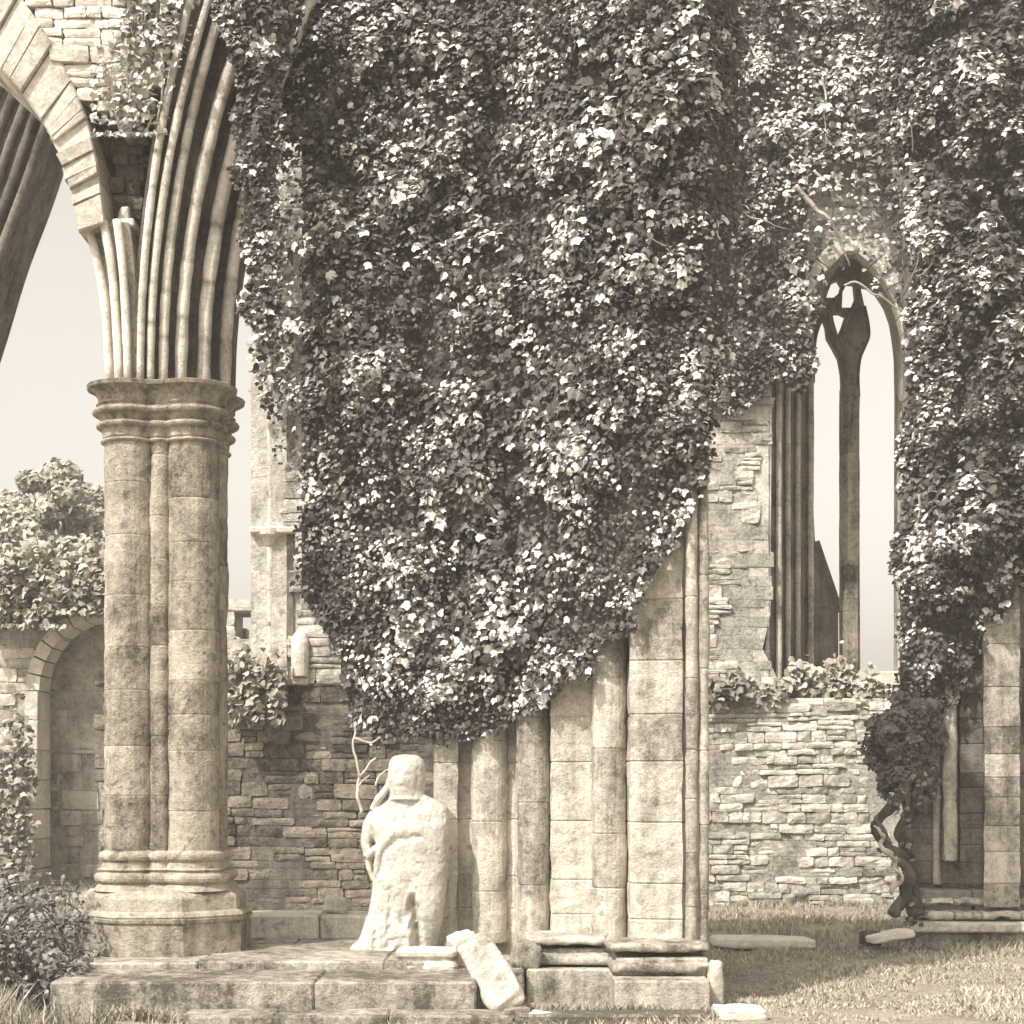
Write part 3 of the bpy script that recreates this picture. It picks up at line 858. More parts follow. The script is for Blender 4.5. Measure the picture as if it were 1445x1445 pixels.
sm.tube([L(551, 1098, -.03), L(546, 1112, -.06), L(534, 1128, -.06), L(526, 1142, -.03)], [.022, .026, .034, .03], 10)
# bent arm and hanging sleeve on the left
sm.tube([L(530, 1147, .02), L(521, 1165, .0), L(517, 1190, -.02), L(520, 1208, -.05)], [.055, .055, .045, .038], 12)
sm.tube([L(520, 1208, -.05), L(530, 1198, -.09), L(543, 1188, -.10), L(560, 1184, -.10)], [.036, .034, .03, .02], 12)
sm.tube([L(519, 1205, -.03), L(522, 1225, -.03), L(527, 1240, -.02), L(531, 1250, .0)], [.03, .022, .018, .012], 8)
sm.tube([L(540, 1190, -.12), L(534, 1215, -.1), L(532, 1240, -.06), L(526, 1275, -.03)], [.025, .03, .028, .02], 8)
sm.box(SX-.42, SX+.23, SY-.16, SY+.22, SZ0-.02, SZ0+.03, .8, .015)
raw = sm.build('body', M['pale'], None)
rm = raw.modifiers.new('r', 'REMESH'); rm.mode = 'VOXEL'; rm.voxel_size = .008
s2 = raw.modifiers.new('s', 'SMOOTH'); s2.factor = .3; s2.iterations = 1
dg = bpy.context.evaluated_depsgraph_get()
me = bpy.data.meshes.new_from_object(raw.evaluated_get(dg))
bpy.data.objects.remove(raw)
nrms = [v.normal.copy() for v in me.vertices]
for v, vn in zip(me.vertices, nrms):
    c = v.co.copy(); d = .007*fb(c.x, c.y, c.z, 9, 5)-.006*max(0, fb(c.x, c.y, c.z, 16, 3, 7)-.32)*2
    v.co = c+vn*d
at = me.attributes.get('tone') or me.attributes.new('tone', 'FLOAT', 'POINT')
at.data.foreach_set('value', [.85]*len(at.data))
me.polygons.foreach_set('use_smooth', [True]*len(me.polygons))
me.materials.clear(); me.materials.append(M['statue'])
body = bpy.data.objects.new('body', me); COL.objects.link(body); body.parent = st; body.matrix_parent_inverse = Matrix.Translation(-st.location)

# ================================================================== LOOSE STONES
def rough_block(name, label, cat, c, size, rot, tone, mat='pale', seed=0, group=None, top=0.0):
    """weathered block: subdivided box, rounded and pitted"""
    mb = MB(); n = 7; vs = []; idx = {}; fs = []
    def vid(p):
        k = tuple(round(q, 4) for q in p)
        if k not in idx: idx[k] = len(vs); vs.append(Vector(p))
        return idx[k]
    for ax in range(3):
        for sg in (-1, 1):
            for i in range(n):
                for j in range(n):
                    qd = []
                    for di, dj in ((0, 0), (1, 0), (1, 1), (0, 1)):
                        a, b = -1+2*(i+di)/n, -1+2*(j+dj)/n
                        p = [0, 0, 0]; p[ax] = sg; p[(ax+1) % 3] = a; p[(ax+2) % 3] = b
                        qd.append(vid(p))
                    fs.append(tuple(qd if sg > 0 else qd[::-1]))
    out = []
    mt = Matrix.Rotation(math.radians(rot[2]), 3, 'Z') @ Matrix.Rotation(math.radians(rot[1]), 3, 'Y') @ Matrix.Rotation(math.radians(rot[0]), 3, 'X')
    for p in vs:
        q = p.copy(); l4 = (abs(q.x)**8+abs(q.y)**8+abs(q.z)**8)**(1/8.)
        q = q/l4
        q = Vector((q.x*size[0]/2*(1-top*(q.z+1)/2), q.y*size[1]/2, q.z*size[2]/2))
        q += Vector((nz(p.x, p.y, p.z, 1.7, seed), nz(p.y, p.z, p.x, 1.7, seed), nz(p.z, p.x, p.y, 1.7, seed)))*min(size)*.13
        out.append(mt @ q+Vector(c))
    mb.add(out, fs, tone)
    return tag(mb.build(name, M[mat], None, True), label, cat, group)
# leaning slab, one mesh
a0, a1 = P(715, 1424, 11.15), P(672, 1325, 12.1)
ctr = (a0+a1)/2
ang = math.degrees(math.atan2(a1.x-a0.x, a1.z-a0.z)); tilt = -math.degrees(math.atan2(a1.y-a0.y, a1.z-a0.z))
rough_block('leaning_slab', 'pale oblong stone slab leaning against the foot of the moulded pier', 'stone slab', (ctr.x, ctr.y, ctr.z), (.27, .14, (a1-a0).length*.98), (tilt, ang, 4), .75, 'ashlar', 3)
rough_block('loose_stone', 'rounded pale boulder behind the leaning slab', 'stone', (X_(655, 12.4), 12.4, .33), (.2, .2, .26), (5, -15, 20), .85, 'pale', 5)
rough_block('loose_stone', 'dark squat rough stone right of the leaning slab, against the pier base', 'stone', (X_(742, 12.3), 12.3, .30), (.2, .2, .2), (0, 10, 10), .35, 'ashlar', 8)
rough_block('loose_stone', 'small dark angular stone at the foot of the leaning slab', 'stone', (X_(730, 11.05), 11.05, .03), (.17, .14, .09), (0, -8, 15), .2, 'ashlar', 11)
rough_block('loose_stone', 'flat pale stone flake lying at the bottom edge beside the leaning slab', 'stone', (X_(768, 11.05), 11.05, .02), (.2, .16, .05), (0, 6, -12), .9, 'pale', 14)
rough_block('loose_stone', 'small pale stone block on the ledge against the dark rubble wall', 'stone', (X_(474, 14.3), 14.3, .46+.07), (.2, .18, .15), (0, 6, 14), .8, 'ashlar', 17)
m = MB()
for z, w_, d_ in ((.215, .2, .14), (.275, .185, .125), (.30, .2, .14), (.335, .2, .14), (.345, .17, .12)):
    pass
bc = Vector((X_(603, 12.2), 12.2, 0))
prof = [(.20, .23, .13), (.24, .235, .135), (.27, .22, .125), (.285, .19, .10), (.30, .19, .10), (.315, .225, .13), (.345, .23, .135), (.365, .215, .125), (.37, .15, .08)]
rr = []
for z, a, b in prof:
    ring = []
    for k in range(32):
        t = 2*math.pi*k/32; c, s = math.cos(t), math.sin(t)
        ring.append((bc.x+math.copysign(abs(c)**.35, c)*a+.008*nz(c, s, z, 3), bc.y+math.copysign(abs(s)**.35, s)*b+.008*nz(s, c, z, 3), z))
    rr.append(ring)
m.rings(rr, .75); tag(m.build('moulded_block', M['pale']), 'small moulded stone block lying in front of the statue', 'stone')
rough_block('flat_slab', 'long flat pale slab lying in the grass right of the moulded pier', 'stone slab', (X_(1075, 16.1), 16.1, .03), (1.0, .5, .1), (0, 1, 3), .95, 'pale', 20)
rough_block('loose_stone', 'flat pale stone in the grass at the bottom edge, below the pier corner', 'stone', (X_(1043, 11.35), 11.35, .0), (.34, .3, .09), (0, 2, 8), .9, 'pale', 23)
rough_block('loose_stone', 'small upright stone post at the corner of the pier plinth', 'stone', (X_(1010, 11.75), 11.75, .12), (.1, .1, .4), (0, 0, 5), .75, 'ashlar', 26)

# ================================================================== TRANSEPT WALL AND WINDOW
YT = 22.0; YW = 23.5
tw = thing('transept_wall', 'sunlit rough rubble wall below and left of the tall traceried window', 'wall', (X_(1100, YT), YT, 0))
zs = Z_(992, YT)
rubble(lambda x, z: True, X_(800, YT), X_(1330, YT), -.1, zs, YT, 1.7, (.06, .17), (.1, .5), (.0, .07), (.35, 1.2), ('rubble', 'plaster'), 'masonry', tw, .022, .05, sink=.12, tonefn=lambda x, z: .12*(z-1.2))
leftw = [(X_(x, YT), Z_(y, YT)) for x, y in [(930, 990), (930, -150), (1078, -150), (1078, 560), (1075, 880), (1066, 920), (1086, 960), (1090, 990)]]
rubble(lambda x, z: inpoly(x+.06*nz(x, 0, z, 4), z, leftw), X_(930, YT), X_(1110, YT), zs, Z_(-150, YT), YT, .5, (.10, .2), (.18, .5), (.0, .06), (.5, 1.0), ('rubble', 'plaster'), 'masonry', tw, .02, .08, sink=.3)
m = MB(); m.plate([[(935, 990), (935, 300), (1089, 300), (1089, 560), (1087, 870), (1076, 915), (1096, 955), (1100, 990)]], YT+.03, YT+.45, .7); m.build('plaster_core', M['plaster'], tw)
archc = [(1086, 560), (1096, 505), (1122, 448), (1158, 392), (1200, 352), (1240, 386), (1266, 436), (1280, 500), (1282, 560)]
ac = smoothcurve(archc, 45)
m = MB(); i = 0
while i < 44:
    k = min(i+R.choice((2, 2, 3)), 44)
    def nrm2(j_):
        a, b = ac[max(j_-1, 0)], ac[min(j_+1, 44)]; t = (b-a).normalized(); return Vector((t.y, -t.x))
    a0, a1 = ac[i], ac[k]; wv = R.uniform(17, 26)
    g_ = (a1-a0)*.03
    m.plate([[tuple(a0+g_), tuple(a1-g_), tuple(a1-g_+nrm2(k)*wv), tuple(a0+g_+nrm2(i)*wv)]], YT-.03-R.uniform(0, .05), YT+.14, R.uniform(.6, 1)); i = k
m.build('arch_ring', M['pale'], tw)
m = MB(); ra = [Vector((X_(p.x, YT), YT+.12, Z_(p.y, YT))) for p in ac]
rb = [Vector((X_(1206+(p.x-1206)*.74, YW), YW+.01, Z_(560-(560-p.y)*.95, YW))) for p in ac]
rows = [[a.lerp(b, t)+Vector((0, 0, .05*math.sin(t*9.5))) for a, b in zip(ra, rb)] for t in [k/8 for k in range(9)]]
m.rings(rows, .7, False); m.build('head_soffit', M['ashlar'], tw)
above = [(X_(x, YT), Z_(y, YT)) for x, y in [(1000, -150), (1000, 470), (1062, 560)]+[(x+(-16 if x < 1200 else 16 if x > 1200 else 0), y-16) for x, y in archc]+[(1330, 560), (1330, -150)]]
rubble(lambda x, z: inpoly(x, z, above), X_(1000, YT), X_(1330, YT), Z_(560, YT), Z_(-150, YT), YT+.03, .1, (.10, .2), (.18, .5), (.0, .06), (.5, 1.0), ('rubble', 'plaster'), 'upper_masonry', tw, .02, .05, sink=.12)
rightw = [(X_(x, YT), Z_(y, YT)) for x, y in [(1312, 990), (1312, 500), (1345, 500), (1345, 990)]]
rubble(lambda x, z: inpoly(x, z, rightw), X_(1290, YT), X_(1345, YT), zs, Z_(500, YT), YT+.05, .1, (.14, .26), (.2, .5), (.0, .03), (.6, 1.0), ('pale', 'plaster'), 'right_masonry', tw)
m = MB(); course_rings(m, plan_normals([(X_(1266, YW), YW-.01), (X_(1273, YT+.7), YT+.7), (X_(1279, YT+.02), YT+.02), (X_(1300, YT+.02), YT+.02), (X_(1300, YW), YW-.01)]), zs+.05, Z_(556, YT), (.3, .5), .006, .008, (.75, 1.0), 2, 21); m.build('right_splay', M['pale'], tw)  # sunlit side of the window, its brightness painted with pale stone
# moulded left splay: small shafts marching inward
m = MB()
spl = [(1086, YT+.02), (1094, YT+.25), (1104, YT+.3), (1106, YT+.55), (1118, YT+.6), (1121, YT+.85), (1131, YT+.9), (1134, YT+1.1), (1141, YT+1.15), (1147, YT+1.35)]
pp = [(X_(x, y), y) for x, y in spl]+[(X_(1120, YW+.4), YW+.4), (X_(1050, YW+.4), YW+.4), (X_(1050, YT+.3), YT+.3)]
course_rings(m, plan_normals(pp), zs+.3, Z_(420, YT), (.3, .5), .008, .006, (.3, .7), 2, 3); m.build('splay', M['shade_stone'], tw)  # shaded side of the window, its shade painted with dark stone
for px, yy, rp_ in ((1099, YT+.22, 4.5), (1112, YT+.5, 4), (1126, YT+.8, 4), (1144, YT+1.12, 4.5)):
    m = MB(); course_rings(m, circ(X_(px, yy), yy, rp_*yy/K, 14), zs+.3, Z_(430, YT), (.6, 1.0), .004, .004, (.5, .9), 2, px); m.build('splay_shaft', M['ashlar'], tw)
m = MB(); slab_row(m, X_(1080, YT), X_(1268, YT), YT+.02, YW+.5, zs-.02, zs+.06, (.4, .8), (.6, .95), .015)
m.box(X_(1110, YW), X_(1290, YW), YW-.35, YW+.45, zs+.05, Z_(948, YW), .85, .02); m.build('sill', M['pale'], tw)

tr = thing('window_tracery', 'tall two light pointed window with dark mullion and cusped head in the transept wall', 'window', (X_(1200, YW), YW, zs))
left_light = [(1148, 950), (1148, 540), (1149, 500), (1151, 478), (1156, 460), (1163, 447), (1167, 458), (1169, 474), (1177, 488), (1185, 503), (1189, 525), (1190, 560), (1190, 950)]
right_light = [(1214, 950), (1212, 560), (1211, 530), (1214, 505), (1221, 488), (1226, 474), (1225, 456), (1220, 432), (1213, 400), (1234, 404), (1251, 430), (1261, 458), (1266, 500), (1267, 560), (1266, 950)]
outer = [(1090, 330), (1090, 950)]+left_light+right_light+[(1330, 950), (1330, 330)]
h1 = [(1188, 434), (1189, 412), (1197, 397), (1207, 398), (1209, 418), (1202, 434)]
h2 = [(1166, 420), (1170, 408), (1175, 396), (1184, 392), (1189, 400), (1186, 412), (1176, 420)]
h3 = [(1174, 440), (1186, 439), (1195, 443), (1190, 458), (1183, 474), (1178, 458)]
m = MB(); m.plate([outer, h1, h2, h3], YW, YW+.22, .6); m.build('tracery', M['pier'], tr)
# moulded edges on the tracery
for cur, t in ((left_light[1:-1], .8), (right_light[1:8], .5)):
    m = MB(); m.tube(smoothcurve([P(x, y, YW-.015) for x, y in cur], 50), .022, 8, t); m.build('cusp_moulding', M['shade_stone'], tr, True)
m = MB(); course_rings(m, plan_normals([(X_(1189, YW), YW+.0), (X_(1195, YW), YW-.1), (X_(1208, YW), YW-.1), (X_(1213, YW), YW), (X_(1213, YW), YW+.25), (X_(1189, YW), YW+.25)]), Z_(950, YW), Z_(545, YW), (.6, .9), .006, .005, (.3, .7), 2, 7)
m.build('mullion', M['pier'], tr)
for a, b in (((1169, 438), (1183, 484)), ((1200, 436), (1186, 484))):
    m = MB(); m.tube(smoothcurve([P(a[0], a[1], YW-.02), P((a[0]+b[0])/2, (a[1]+b[1])/2+3, YW-.04), P(b[0], b[1], YW-.02)], 10), .022, 8, .45); m.build('tracery_bar', M['ashlar'], tr, True)

bt = thing('buttress', 'dark buttress with a sloping top, seen through the left light of the window', 'buttress', (X_(1160, 25), 25, 0))
m = MB(); m.plate([[(1110, 1000), (1183, 1000), (1183, 862), (1150, 762), (1147, 700), (1110, 700)]], 25, 26.2, .5); m.build('masonry', M['shade_stone'], bt)
m = MB(); m.tube([P(1152, 764, 24.98), P(1186, 864, 24.98)], .05, 6, .4); m.build('coping', M['shade_stone'], bt)

# ================================================================== RIGHT PIER
rp = thing('right_pier', 'shaded stone pier at the right edge with pilaster and shaft, under hanging ivy', 'pier', (X_(1390, 16.6), 16.6, 0))
core = [(1286, 18.0), (1286, 17.0), (1326, 16.9), (1328, 16.85), (1353, 16.82), (1355, 16.7), (1386, 16.66), (1388, 16.45), (1440, 16.42), (1442, 16.6), (1520, 16.5), (1640, 16.4)]
pts = [(X_(x, y), y) for x, y in core]+[(X_(1640, 16.4), 18.4), (X_(1286, 18.0), 18.4)]
sub = []
for i, p in enumerate(pts):
    q = pts[(i+1) % len(pts)]; L_ = math.dist(p, q); k = max(1, int(L_/.15)) if L_ < 1 else 1
    for s in range(k): sub.append((lerp(p[0], q[0], s/k), lerp(p[1], q[1], s/k)))
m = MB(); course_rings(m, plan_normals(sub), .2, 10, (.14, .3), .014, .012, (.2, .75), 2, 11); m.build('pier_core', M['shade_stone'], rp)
m = MB(); course_rings(m, plan_normals([(X_(x, y), y) for x, y in ((1389, 16.6), (1389, 16.36), (1415, 16.35), (1439, 16.34), (1439, 16.6))]), .35, Z_(700, 16.4), (.2, .45), .014, .010, (.1, .85), 2, 12); m.build('pilaster', M['ashlar'], rp)
m = MB(); course_rings(m, circ(X_(1341, 16.75), 16.75, 9.5*16.75/K, 18), .8, 9.9, (.4, .8), .006, .006, (.6, .95), 3, 13); m.build('shaft', M['ashlar'], rp)
m = MB(); course_rings(m, circ(X_(1321, 16.9), 16.88, 5*16.75/K, 14), .55, 9.9, (.4, .8), .006, .006, (.6, .9), 3, 14); m.build('shaft', M['ashlar'], rp)
for z, hh_, yo in ((.40, .08, 16.36), (.27, .09, 16.26)):
    for a, b in ((1296, 1347), (1349, 1386), (1387, 1442), (1443, 1530)):
        m = MB(); worn_bar(m, a, b, z, hh_, yo, .5, R.uniform(.45, .9)); m.build('base_moulding', M['ashlar'], rp, True)
m = MB(); slab_row(m, X_(1284, 16.15), X_(1640, 16.15), 16.12, 16.9, .12, .21, (.7, 1.3), (.7, 1.0), .008); slab_row(m, X_(1290, 16.2), X_(1640, 16.2), 16.22, 16.9, -.1, .118, (.5, .9), (.2, .45)); m.build('plinth', M['ashlar'], rp)
m = MB(); slab_row(m, X_(1300, 16.5), X_(1640, 16.5), 16.45, 16.95, .205, .52, (.3, .6), (.4, .9), .015); m.build('base_course', M['shade_stone'], rp)

# ================================================================== IVY
polyA = [(345, -60), (338, 60), (352, 200), (350, 330), (372, 430), (352, 520), (392, 640), (420, 700), (412, 800), (440, 880), (480, 930), (492, 1030), (520, 1060), (610, 1050), (690, 1035),
         (760, 1010), (835, 960), (850, 915), (905, 890), (915, 830), (960, 755), (1003, 700), (1010, 560), (1040, 430), (1060, 250), (1040, 90), (1050, -60)]
def baseA(px, py):
    d = interp([(340, 13.9), (480, 13.5), (610, 13.3), (730, 13.05), (780, 12.75), (890, 12.25), (1000, 12.15), (1060, 12.9)], px)
    return d-.15*max(0, min(1, (700-py)/700))
def densA(px, py):
    v = 1.0
    if px < 425 and 180 < py < 900: v = .3
    if 330 < px < 420 and py < 200: v = .8
    return v
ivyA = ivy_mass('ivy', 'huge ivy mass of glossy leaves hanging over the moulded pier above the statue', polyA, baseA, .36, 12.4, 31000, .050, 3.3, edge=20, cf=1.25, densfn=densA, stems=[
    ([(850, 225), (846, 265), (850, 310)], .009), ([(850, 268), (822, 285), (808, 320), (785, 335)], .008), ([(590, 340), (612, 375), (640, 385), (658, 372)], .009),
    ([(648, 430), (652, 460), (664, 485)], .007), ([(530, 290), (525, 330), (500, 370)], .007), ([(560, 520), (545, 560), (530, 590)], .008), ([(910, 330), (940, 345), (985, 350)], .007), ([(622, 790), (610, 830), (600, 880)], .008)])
# bleached curling stems beside the statue's head
bs = thing('dead_stem', 'bleached curling ivy stem hanging left of the statue head', 'stem', tuple(P(510, 1140, 13.1)))
for pts, r in (([(510, 1150), (505, 1122), (507, 1098), (518, 1082), (530, 1068)], .015), ([(508, 1100), (503, 1070), (498, 1045), (500, 1020)], .012), ([(507, 1110), (516, 1098), (521, 1092)], .007), ([(532, 1110), (540, 1092), (552, 1082)], .008), ([(500, 1042), (520, 1050), (540, 1040)], .010)):
    m = MB(); q = smoothcurve([P(x, y, 13.05) for x, y in pts], 16); q = [v+Vector((nz(v.x, v.z, 1, 9), nz(v.z, 2, v.x, 9), nz(3, v.x, v.z, 9)))*.03 for v in q]; m.tube(q, [lerp(r, r*.5, i/15) for i in range(16)], 7, .9, bump=.3)
    m.build('stem', M['stem'], bs, True)

polyE = [(302, -60), (300, 0), (322, 50), (338, 95), (330, 150), (338, 215), (322, 250), (338, 300), (342, 345), (352, 390), (345, 440), (362, 470), (392, 440), (392, 300), (400, 150), (430, -60)]
ivyE = ivy_mass('ivy', 'ivy fringe creeping over the right side of the moulded arch', polyE, lambda px, py: 12.72, .22, 12.5, 4200, .05, 12.7, edge=14, cf=1.4, taper=40, bright=.32)
polyB = [(985, -90), (985, 560), (1040, 590), (1090, 540), (1140, 560), (1150, 520), (1146, 470), (1160, 420), (1185, 385), (1200, 372), (1225, 385), (1262, 420), (1290, 470), (1310, 520), (1330, 520), (1330, -90)]
def densB(px, py):
    v = 1.0
    if 1090 < px < 1240 and py < 420: v = .7
    if 1140 < px < 1262 and 230 < py < 420: v = .05
    if 1162 < px < 1275 and 330 < py < 560: v = .01
    if px < 1100 and py > 470: v = .75
    return v
ivyB = ivy_mass('ivy', 'ivy spreading over the wall around the head of the traceried window', polyB, lambda px, py: YT-.02, .5, 21.6, 13500, .078, 8.1, edge=16, tonef=lambda x, y: .25 if (1060 < x < 1235 and y < 330) else 0, taper=60, densfn=densB, hollow=.38, stems=[  # tonef paints the lit corner with a larger share of pale leaves
    ([(1126, 262), (1150, 296), (1166, 306), (1186, 342), (1196, 372)], .05), ([(1190, 402), (1212, 402), (1240, 420), (1272, 440), (1300, 468), (1340, 482)], .024),
    ([(1045, 302), (1080, 310), (1115, 325)], .02), ([(1160, 110), (1165, 160), (1158, 210)], .025), ([(1060, 60), (1075, 85), (1100, 55)], .025), ([(1150, 240), (1172, 262), (1180, 290)], .025)])
polyC = [(1215, -90), (1232, 60), (1256, 200), (1268, 330), (1286, 450), (1284, 530), (1266, 600), (1264, 700), (1258, 800), (1266, 900), (1254, 985), (1330, 1000), (1360, 960), (1392, 915), (1402, 860), (1424, 880), (1445, 820), (1500, 840), (1560, 800), (1560, -90)]
def baseC(px, py): return interp([(1220, 17.4), (1290, 17.0), (1390, 16.5), (1560, 16.4)], px)
ivyC = ivy_mass('ivy', 'dense dark ivy hanging over the pier at the right edge', polyC, baseC, .9, 16.2, 17000, .066, 5.7, edge=18, taper=70, tonebias=-.02, upb=.75, stems=[
    ([(1288, 115), (1288, 160), (1292, 215)], .025), ([(1290, 330), (1298, 360), (1288, 400)], .022), ([(1320, 330), (1318, 365), (1300, 390)], .018), ([(1300, 700), (1296, 750), (1290, 790)], .018)])
# fallen dark bush with a gnarled stem at the foot of the right pier
polyD = [(1212, 1052), (1224, 1034), (1222, 1016), (1248, 1006), (1262, 985), (1300, 975), (1332, 985), (1326, 1020), (1336, 1050), (1314, 1078), (1324, 1112), (1306, 1136), (1296, 1112), (1280, 1146), (1262, 1120), (1252, 1134), (1236, 1110), (1234, 1092), (1218, 1080)]
ivyD = ivy_mass('ivy_bush', 'dark ragged ivy clump on a thin twisted stem, against the right pier above the grass', polyD, lambda px, py: 16.75, .6, 16.2, 1900, .07, 9.9, edge=12, taper=30, cf=1.6, bright=-.35, tonebias=.03)
def twist(path, r0, r1, mat, tone, ph):
    q = smoothcurve([P(*p) for p in path], 44); n_ = len(q)
    q = [v+Vector((math.cos(i*.5+ph), math.sin(i*.5+ph), 0))*.03*(1-i/n_*.4)+Vector((nz(i, ph, 0, .3), 0, nz(0, i, ph, .3)))*.03 for i, v in enumerate(q)]
    m = MB(); m.tube(q, [lerp(r0, r1, i/n_)*(1+.35*nz(i, ph, 3, .45)) for i in range(n_)], 8, tone, bump=1.0)
    m.build('stem', M[mat], ivyD, True)
main = [(1294, 1085, 16.4), (1276, 1120, 16.3), (1246, 1146, 16.2), (1240, 1172, 16.2), (1262, 1205, 16.15), (1284, 1232, 16.1), (1276, 1262, 16.1), (1262, 1292, 16.05)]
alt = [(1306, 1090, 16.45), (1290, 1130, 16.4), (1272, 1165, 16.35), (1280, 1200, 16.3), (1294, 1232, 16.25), (1288, 1262, 16.2), (1296, 1292, 16.15)]
twist(main, .05, .06, 'bark', .5, 0); twist(main, .032, .04, 'bark', .8, 2.4); twist(alt, .045, .06, 'bark', .45, 1); twist(alt, .03, .045, 'bark', .7, 4)
twist([(1238, 1165, 16.1), (1246, 1190, 16.08), (1262, 1218, 16.05), (1270, 1240, 16.03), (1254, 1262, 16.02)], .02, .024, 'stem', .8, 3)
twist([(1282, 1120, 16.3), (1304, 1150, 16.3), (1298, 1185, 16.3), (1286, 1215, 16.2)], .02, .015, 'bark', .8, 5)
lm = MB()
for k in range(520):
    t = R.random(); path = R.choice((main, alt)); q = smoothcurve([P(*p) for p in path], 30)[int(t*29)]
    if nz(q.x, q.z, 0, 4) < -.05+.5*t: continue
    put_leaf(lm, q+rv(.09)+Vector((0, -.06, 0)), Vector((-.2, -.7, .5))+rv(.6), R.uniform(.04, .08), R.gauss(0, 1), min(1, abs(R.gauss(.03, .14))))
lm.build('low_leaves', M['leaf'], ivyD)
rough_block('loose_stone', 'pale flat stone lying at the foot of the ivy bush', 'stone', (X_(1255, 15.9), 15.9, .11), (.45, .3, .08), (0, -8, 10), .9, 'pale', 31)
rough_block('loose_stone', 'dark round stone in the grass left of the ivy bush foot', 'stone', (X_(1228, 16.0), 16.0, .08), (.18, .18, .14), (0, 0, 10), .1, 'shade_stone', 33)

# plants on sill, spandrel, left sill
def tuft(name, label, px0, px1, py0, py1, Y, n, size, tone, group=None, mat='leaf_far', thick=.35):
    rt = thing(name, label, 'plant', tuple(P((px0+px1)/2, py1, Y)), group)
    lm = MB(); sm_ = MB()
    cs = [(R.uniform(px0, px1), R.uniform(py0, py1)) for _ in range(9)]
    for cx, cy in cs[:6]:
        sm_ = MB(); sm_.tube(smoothcurve([P(cx*.7+(px0+px1)*.15, py1+2, Y), P(cx, (cy+py1)/2, Y-.05), P(cx+R.uniform(-6, 6), cy, Y-.1)], 6), .008, 5, .6); sm_.build('stem', M['stem'], rt)
    for i in range(n):
        cx, cy = R.choice(cs)
        px = max(px0-8, min(px1+8, R.gauss(cx, (px1-px0)*.13))); py = min(py1+4, R.gauss(cy, (py1-py0)*.28))
        put_leaf(lm, P(px, py, Y-R.uniform(-.5, .5)*thick), Vector((-.2, -.6, .7))+rv(.6), size*R.uniform(.5, 1.3), R.gauss(0, .9), max(0, min(1, R.gauss(tone, .25))), False)
    lm.build('leaves', M[mat], rt)
tuft('sill_plant', 'low leafy plants growing along the left of the window sill', 1060, 1125, 968, 992, 22.1, 360, .13, .75, 'plants on the window sill')
tuft('sill_plant', 'bushy pale plant under the mullion on the window sill', 1120, 1200, 945, 985, 22.3, 700, .13, .7, 'plants on the window sill')
tuft('sill_plant', 'plant at the right end of the window sill beside the ivy', 1190, 1245, 955, 992, 22.2, 420, .13, .75, 'plants on the window sill')
tuft('wall_plant', 'dark tuft growing on the broken wall edge beside the pier corner', 1002, 1050, 960, 995, 21.9, 260, .12, .2)
tuft('wall_plant', 'leafy plant growing over the rubble wall just right of the column', 322, 392, 945, 1015, 17.8, 700, .10, .5)
tuft('wall_plant', 'leafy growth along the ragged top of the spandrel wall', 140, 245, 60, 185, 12.72, 650, .06, .72, None, 'leaf', .25)
tuft('wall_plant', 'leaves clinging to the spandrel wall near the top edge', 180, 260, -30, 70, 12.72, 600, .075, .72, None, 'leaf', .25)
tuft('wall_plant', 'sprig of ivy at the pale window jamb above the capital', 345, 410, 330, 560, 17.7, 750, .11, .7, None, 'leaf')

# tangled bramble at the lower left
bb = thing('bramble', 'dark tangled bramble patch in the bottom left corner beside the steps', 'bramble', tuple(P(40, 1400, 12.0)))
lm = MB()
for k in range(95):
    px = R.uniform(-60, 118); Yb = R.uniform(11.6, 13.6); x0, y0 = X_(px, Yb), Yb
    hgt = R.uniform(.25, .85)*(1 if px < 50 else .5); ln = R.uniform(.2, .9)*R.choice((-1, 1, 1))
    q = smoothcurve([(x0, y0, -.05), (x0+ln*.3, y0+R.uniform(-.1, .1), hgt*.8), (x0+ln*.7, y0+R.uniform(-.2, .2), hgt), (x0+ln, y0+R.uniform(-.2, .2), hgt*R.uniform(.3, .9))], 14)
    q = [v for v in q if v.x < -3.12]
    if len(q) < 4: continue
    m = MB(); m.tube(q, [lerp(.011, .003, i/len(q)) for i in range(len(q))], 5, .4); m.build('stem', M['bark'], bb, True)
    for v in q[2:]:
        for _ in range(4):
            put_leaf(lm, v+rv(.06), Vector((-.2, -.5, .7))+rv(.6), R.uniform(.025, .06), R.gauss(0, 1), min(1, abs(R.gauss(0, .16))), False)
lm.build('leaves', M['leaf'], bb)

# ================================================================== HAZE VOLUME ADDED TO LIFT THE DARKS AND PALE THE DISTANCE
m = MB(); m.add([(x, y, z) for x in (-95, 95) for y in (-75, 165) for z in (-1.6, 15)], [(0, 1, 3, 2), (4, 6, 7, 5), (0, 4, 5, 1), (2, 3, 7, 6), (0, 2, 6, 4), (1, 5, 7, 3)])
hm = bpy.data.materials.new('dark_lift_haze'); hm.use_nodes = True
hn = hm.node_tree; hn.nodes.clear()
ho = hn.nodes.new('ShaderNodeOutputMaterial'); hv = hn.nodes.new('ShaderNodeVolumePrincipled')
hv.inputs['Color'].default_value = (1.0, .935, .86, 1); hv.inputs['Density'].default_value = .0028
hn.links.new(hv.outputs[0], ho.inputs['Volume'])
tag(m.build('haze', hm), kind='stuff')

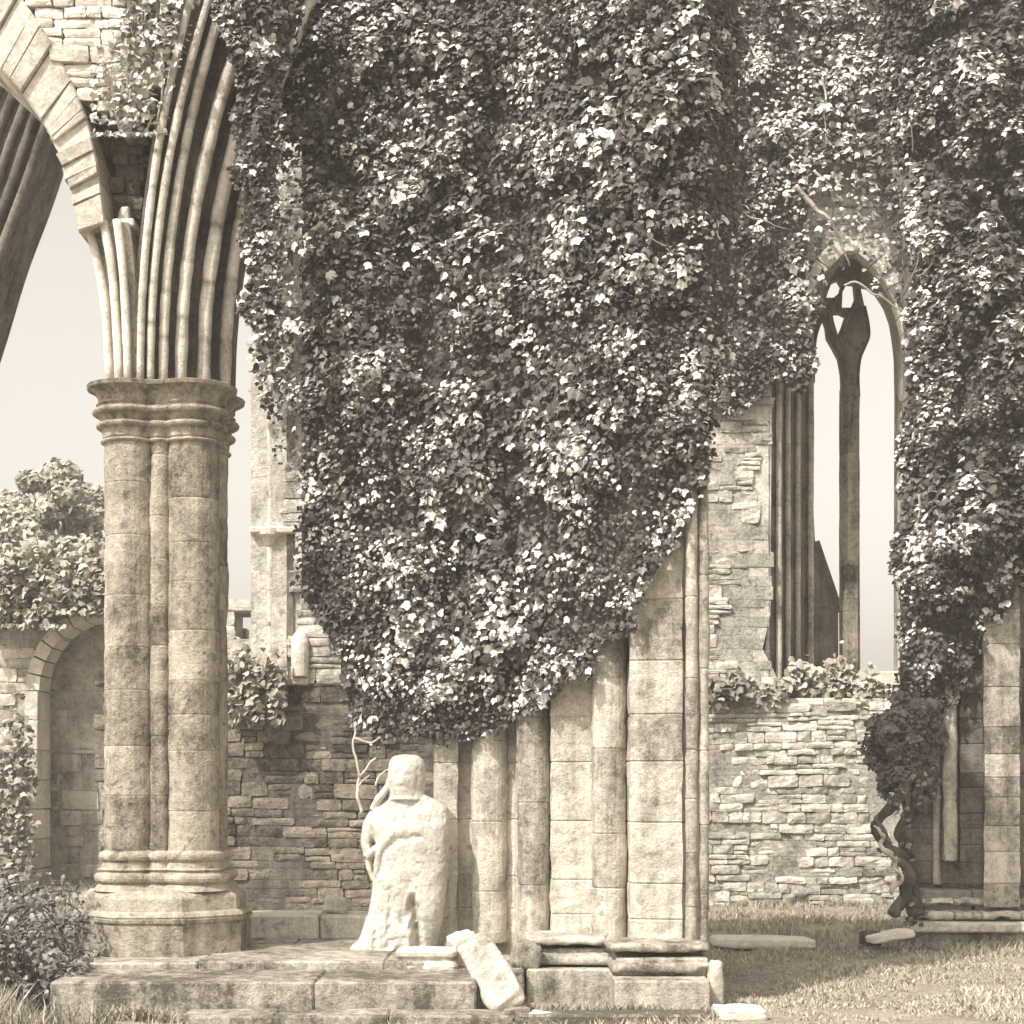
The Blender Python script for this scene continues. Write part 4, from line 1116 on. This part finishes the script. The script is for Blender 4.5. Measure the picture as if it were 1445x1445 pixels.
tuft('wall_shrub', 'broad leafy growth spilling over the top of the ruined wall at the far left', -40, 90, 800, 880, 23.7, 1700, .13, .5, None, 'leaf_far', .6)
tuft('wall_shrub', 'leafy growth spilling over the arch of the ruined wall beside the column', 70, 165, 790, 860, 23.7, 1300, .13, .5, None, 'leaf_far', .6)
tuft('wall_shrub', 'weedy bush at the foot of the ruined wall by the left edge', -30, 45, 1060, 1230, 23.3, 1300, .12, .4, None, 'leaf_far', .5)

# ================================================================== LIGHT, SKY, CAMERA
sd = Vector((-.64, -.76, 1.18)).normalized()
el = math.asin(sd.z); az = math.atan2(sd.x, sd.y)
sun = bpy.data.lights.new('sun', 'SUN'); sun.energy = 2.6; sun.angle = math.radians(.5); sun.color = (1, .962, .91)
so = bpy.data.objects.new('sun', sun); COL.objects.link(so); so.rotation_euler = (-sd).to_track_quat('-Z', 'Y').to_euler()
w = bpy.data.worlds.new('World'); scene.world = w; w.use_nodes = True
nt = w.node_tree; bg = nt.nodes['Background']
sky = nt.nodes.new('ShaderNodeTexSky'); sky.sky_type = 'NISHITA'; sky.sun_disc = False
sky.sun_elevation = el; sky.sun_rotation = az; sky.air_density = 1.0; sky.dust_density = 4.0; sky.ozone_density = 1.0
hs = nt.nodes.new('ShaderNodeHueSaturation'); hs.inputs['Saturation'].default_value = 0.0
mx = nt.nodes.new('ShaderNodeMix'); mx.data_type = 'RGBA'; mx.blend_type = 'MULTIPLY'; mx.inputs['Factor'].default_value = 1
mx.inputs['B'].default_value = (1.0, .945, .858, 1)
nt.links.new(sky.outputs[0], hs.inputs['Color']); nt.links.new(hs.outputs[0], mx.inputs['A']); nt.links.new(mx.outputs['Result'], bg.inputs['Color'])
bg.inputs['Strength'].default_value = .135
cam = bpy.data.cameras.new('camera'); cam.sensor_width = 36; cam.lens = 36*K/1445; cam.shift_y = (HY-722.5)/1445; cam.clip_end = 2000
co = bpy.data.objects.new('camera', cam); COL.objects.link(co); co.location = (0, 0, CZ); co.rotation_euler = (math.pi/2, 0, 0)
scene.camera = co
vs_ = scene.view_settings; vs_.view_transform = 'Standard'; vs_.look = 'None'; vs_.exposure = .9; vs_.gamma = 1.0; vs_.use_curve_mapping = False
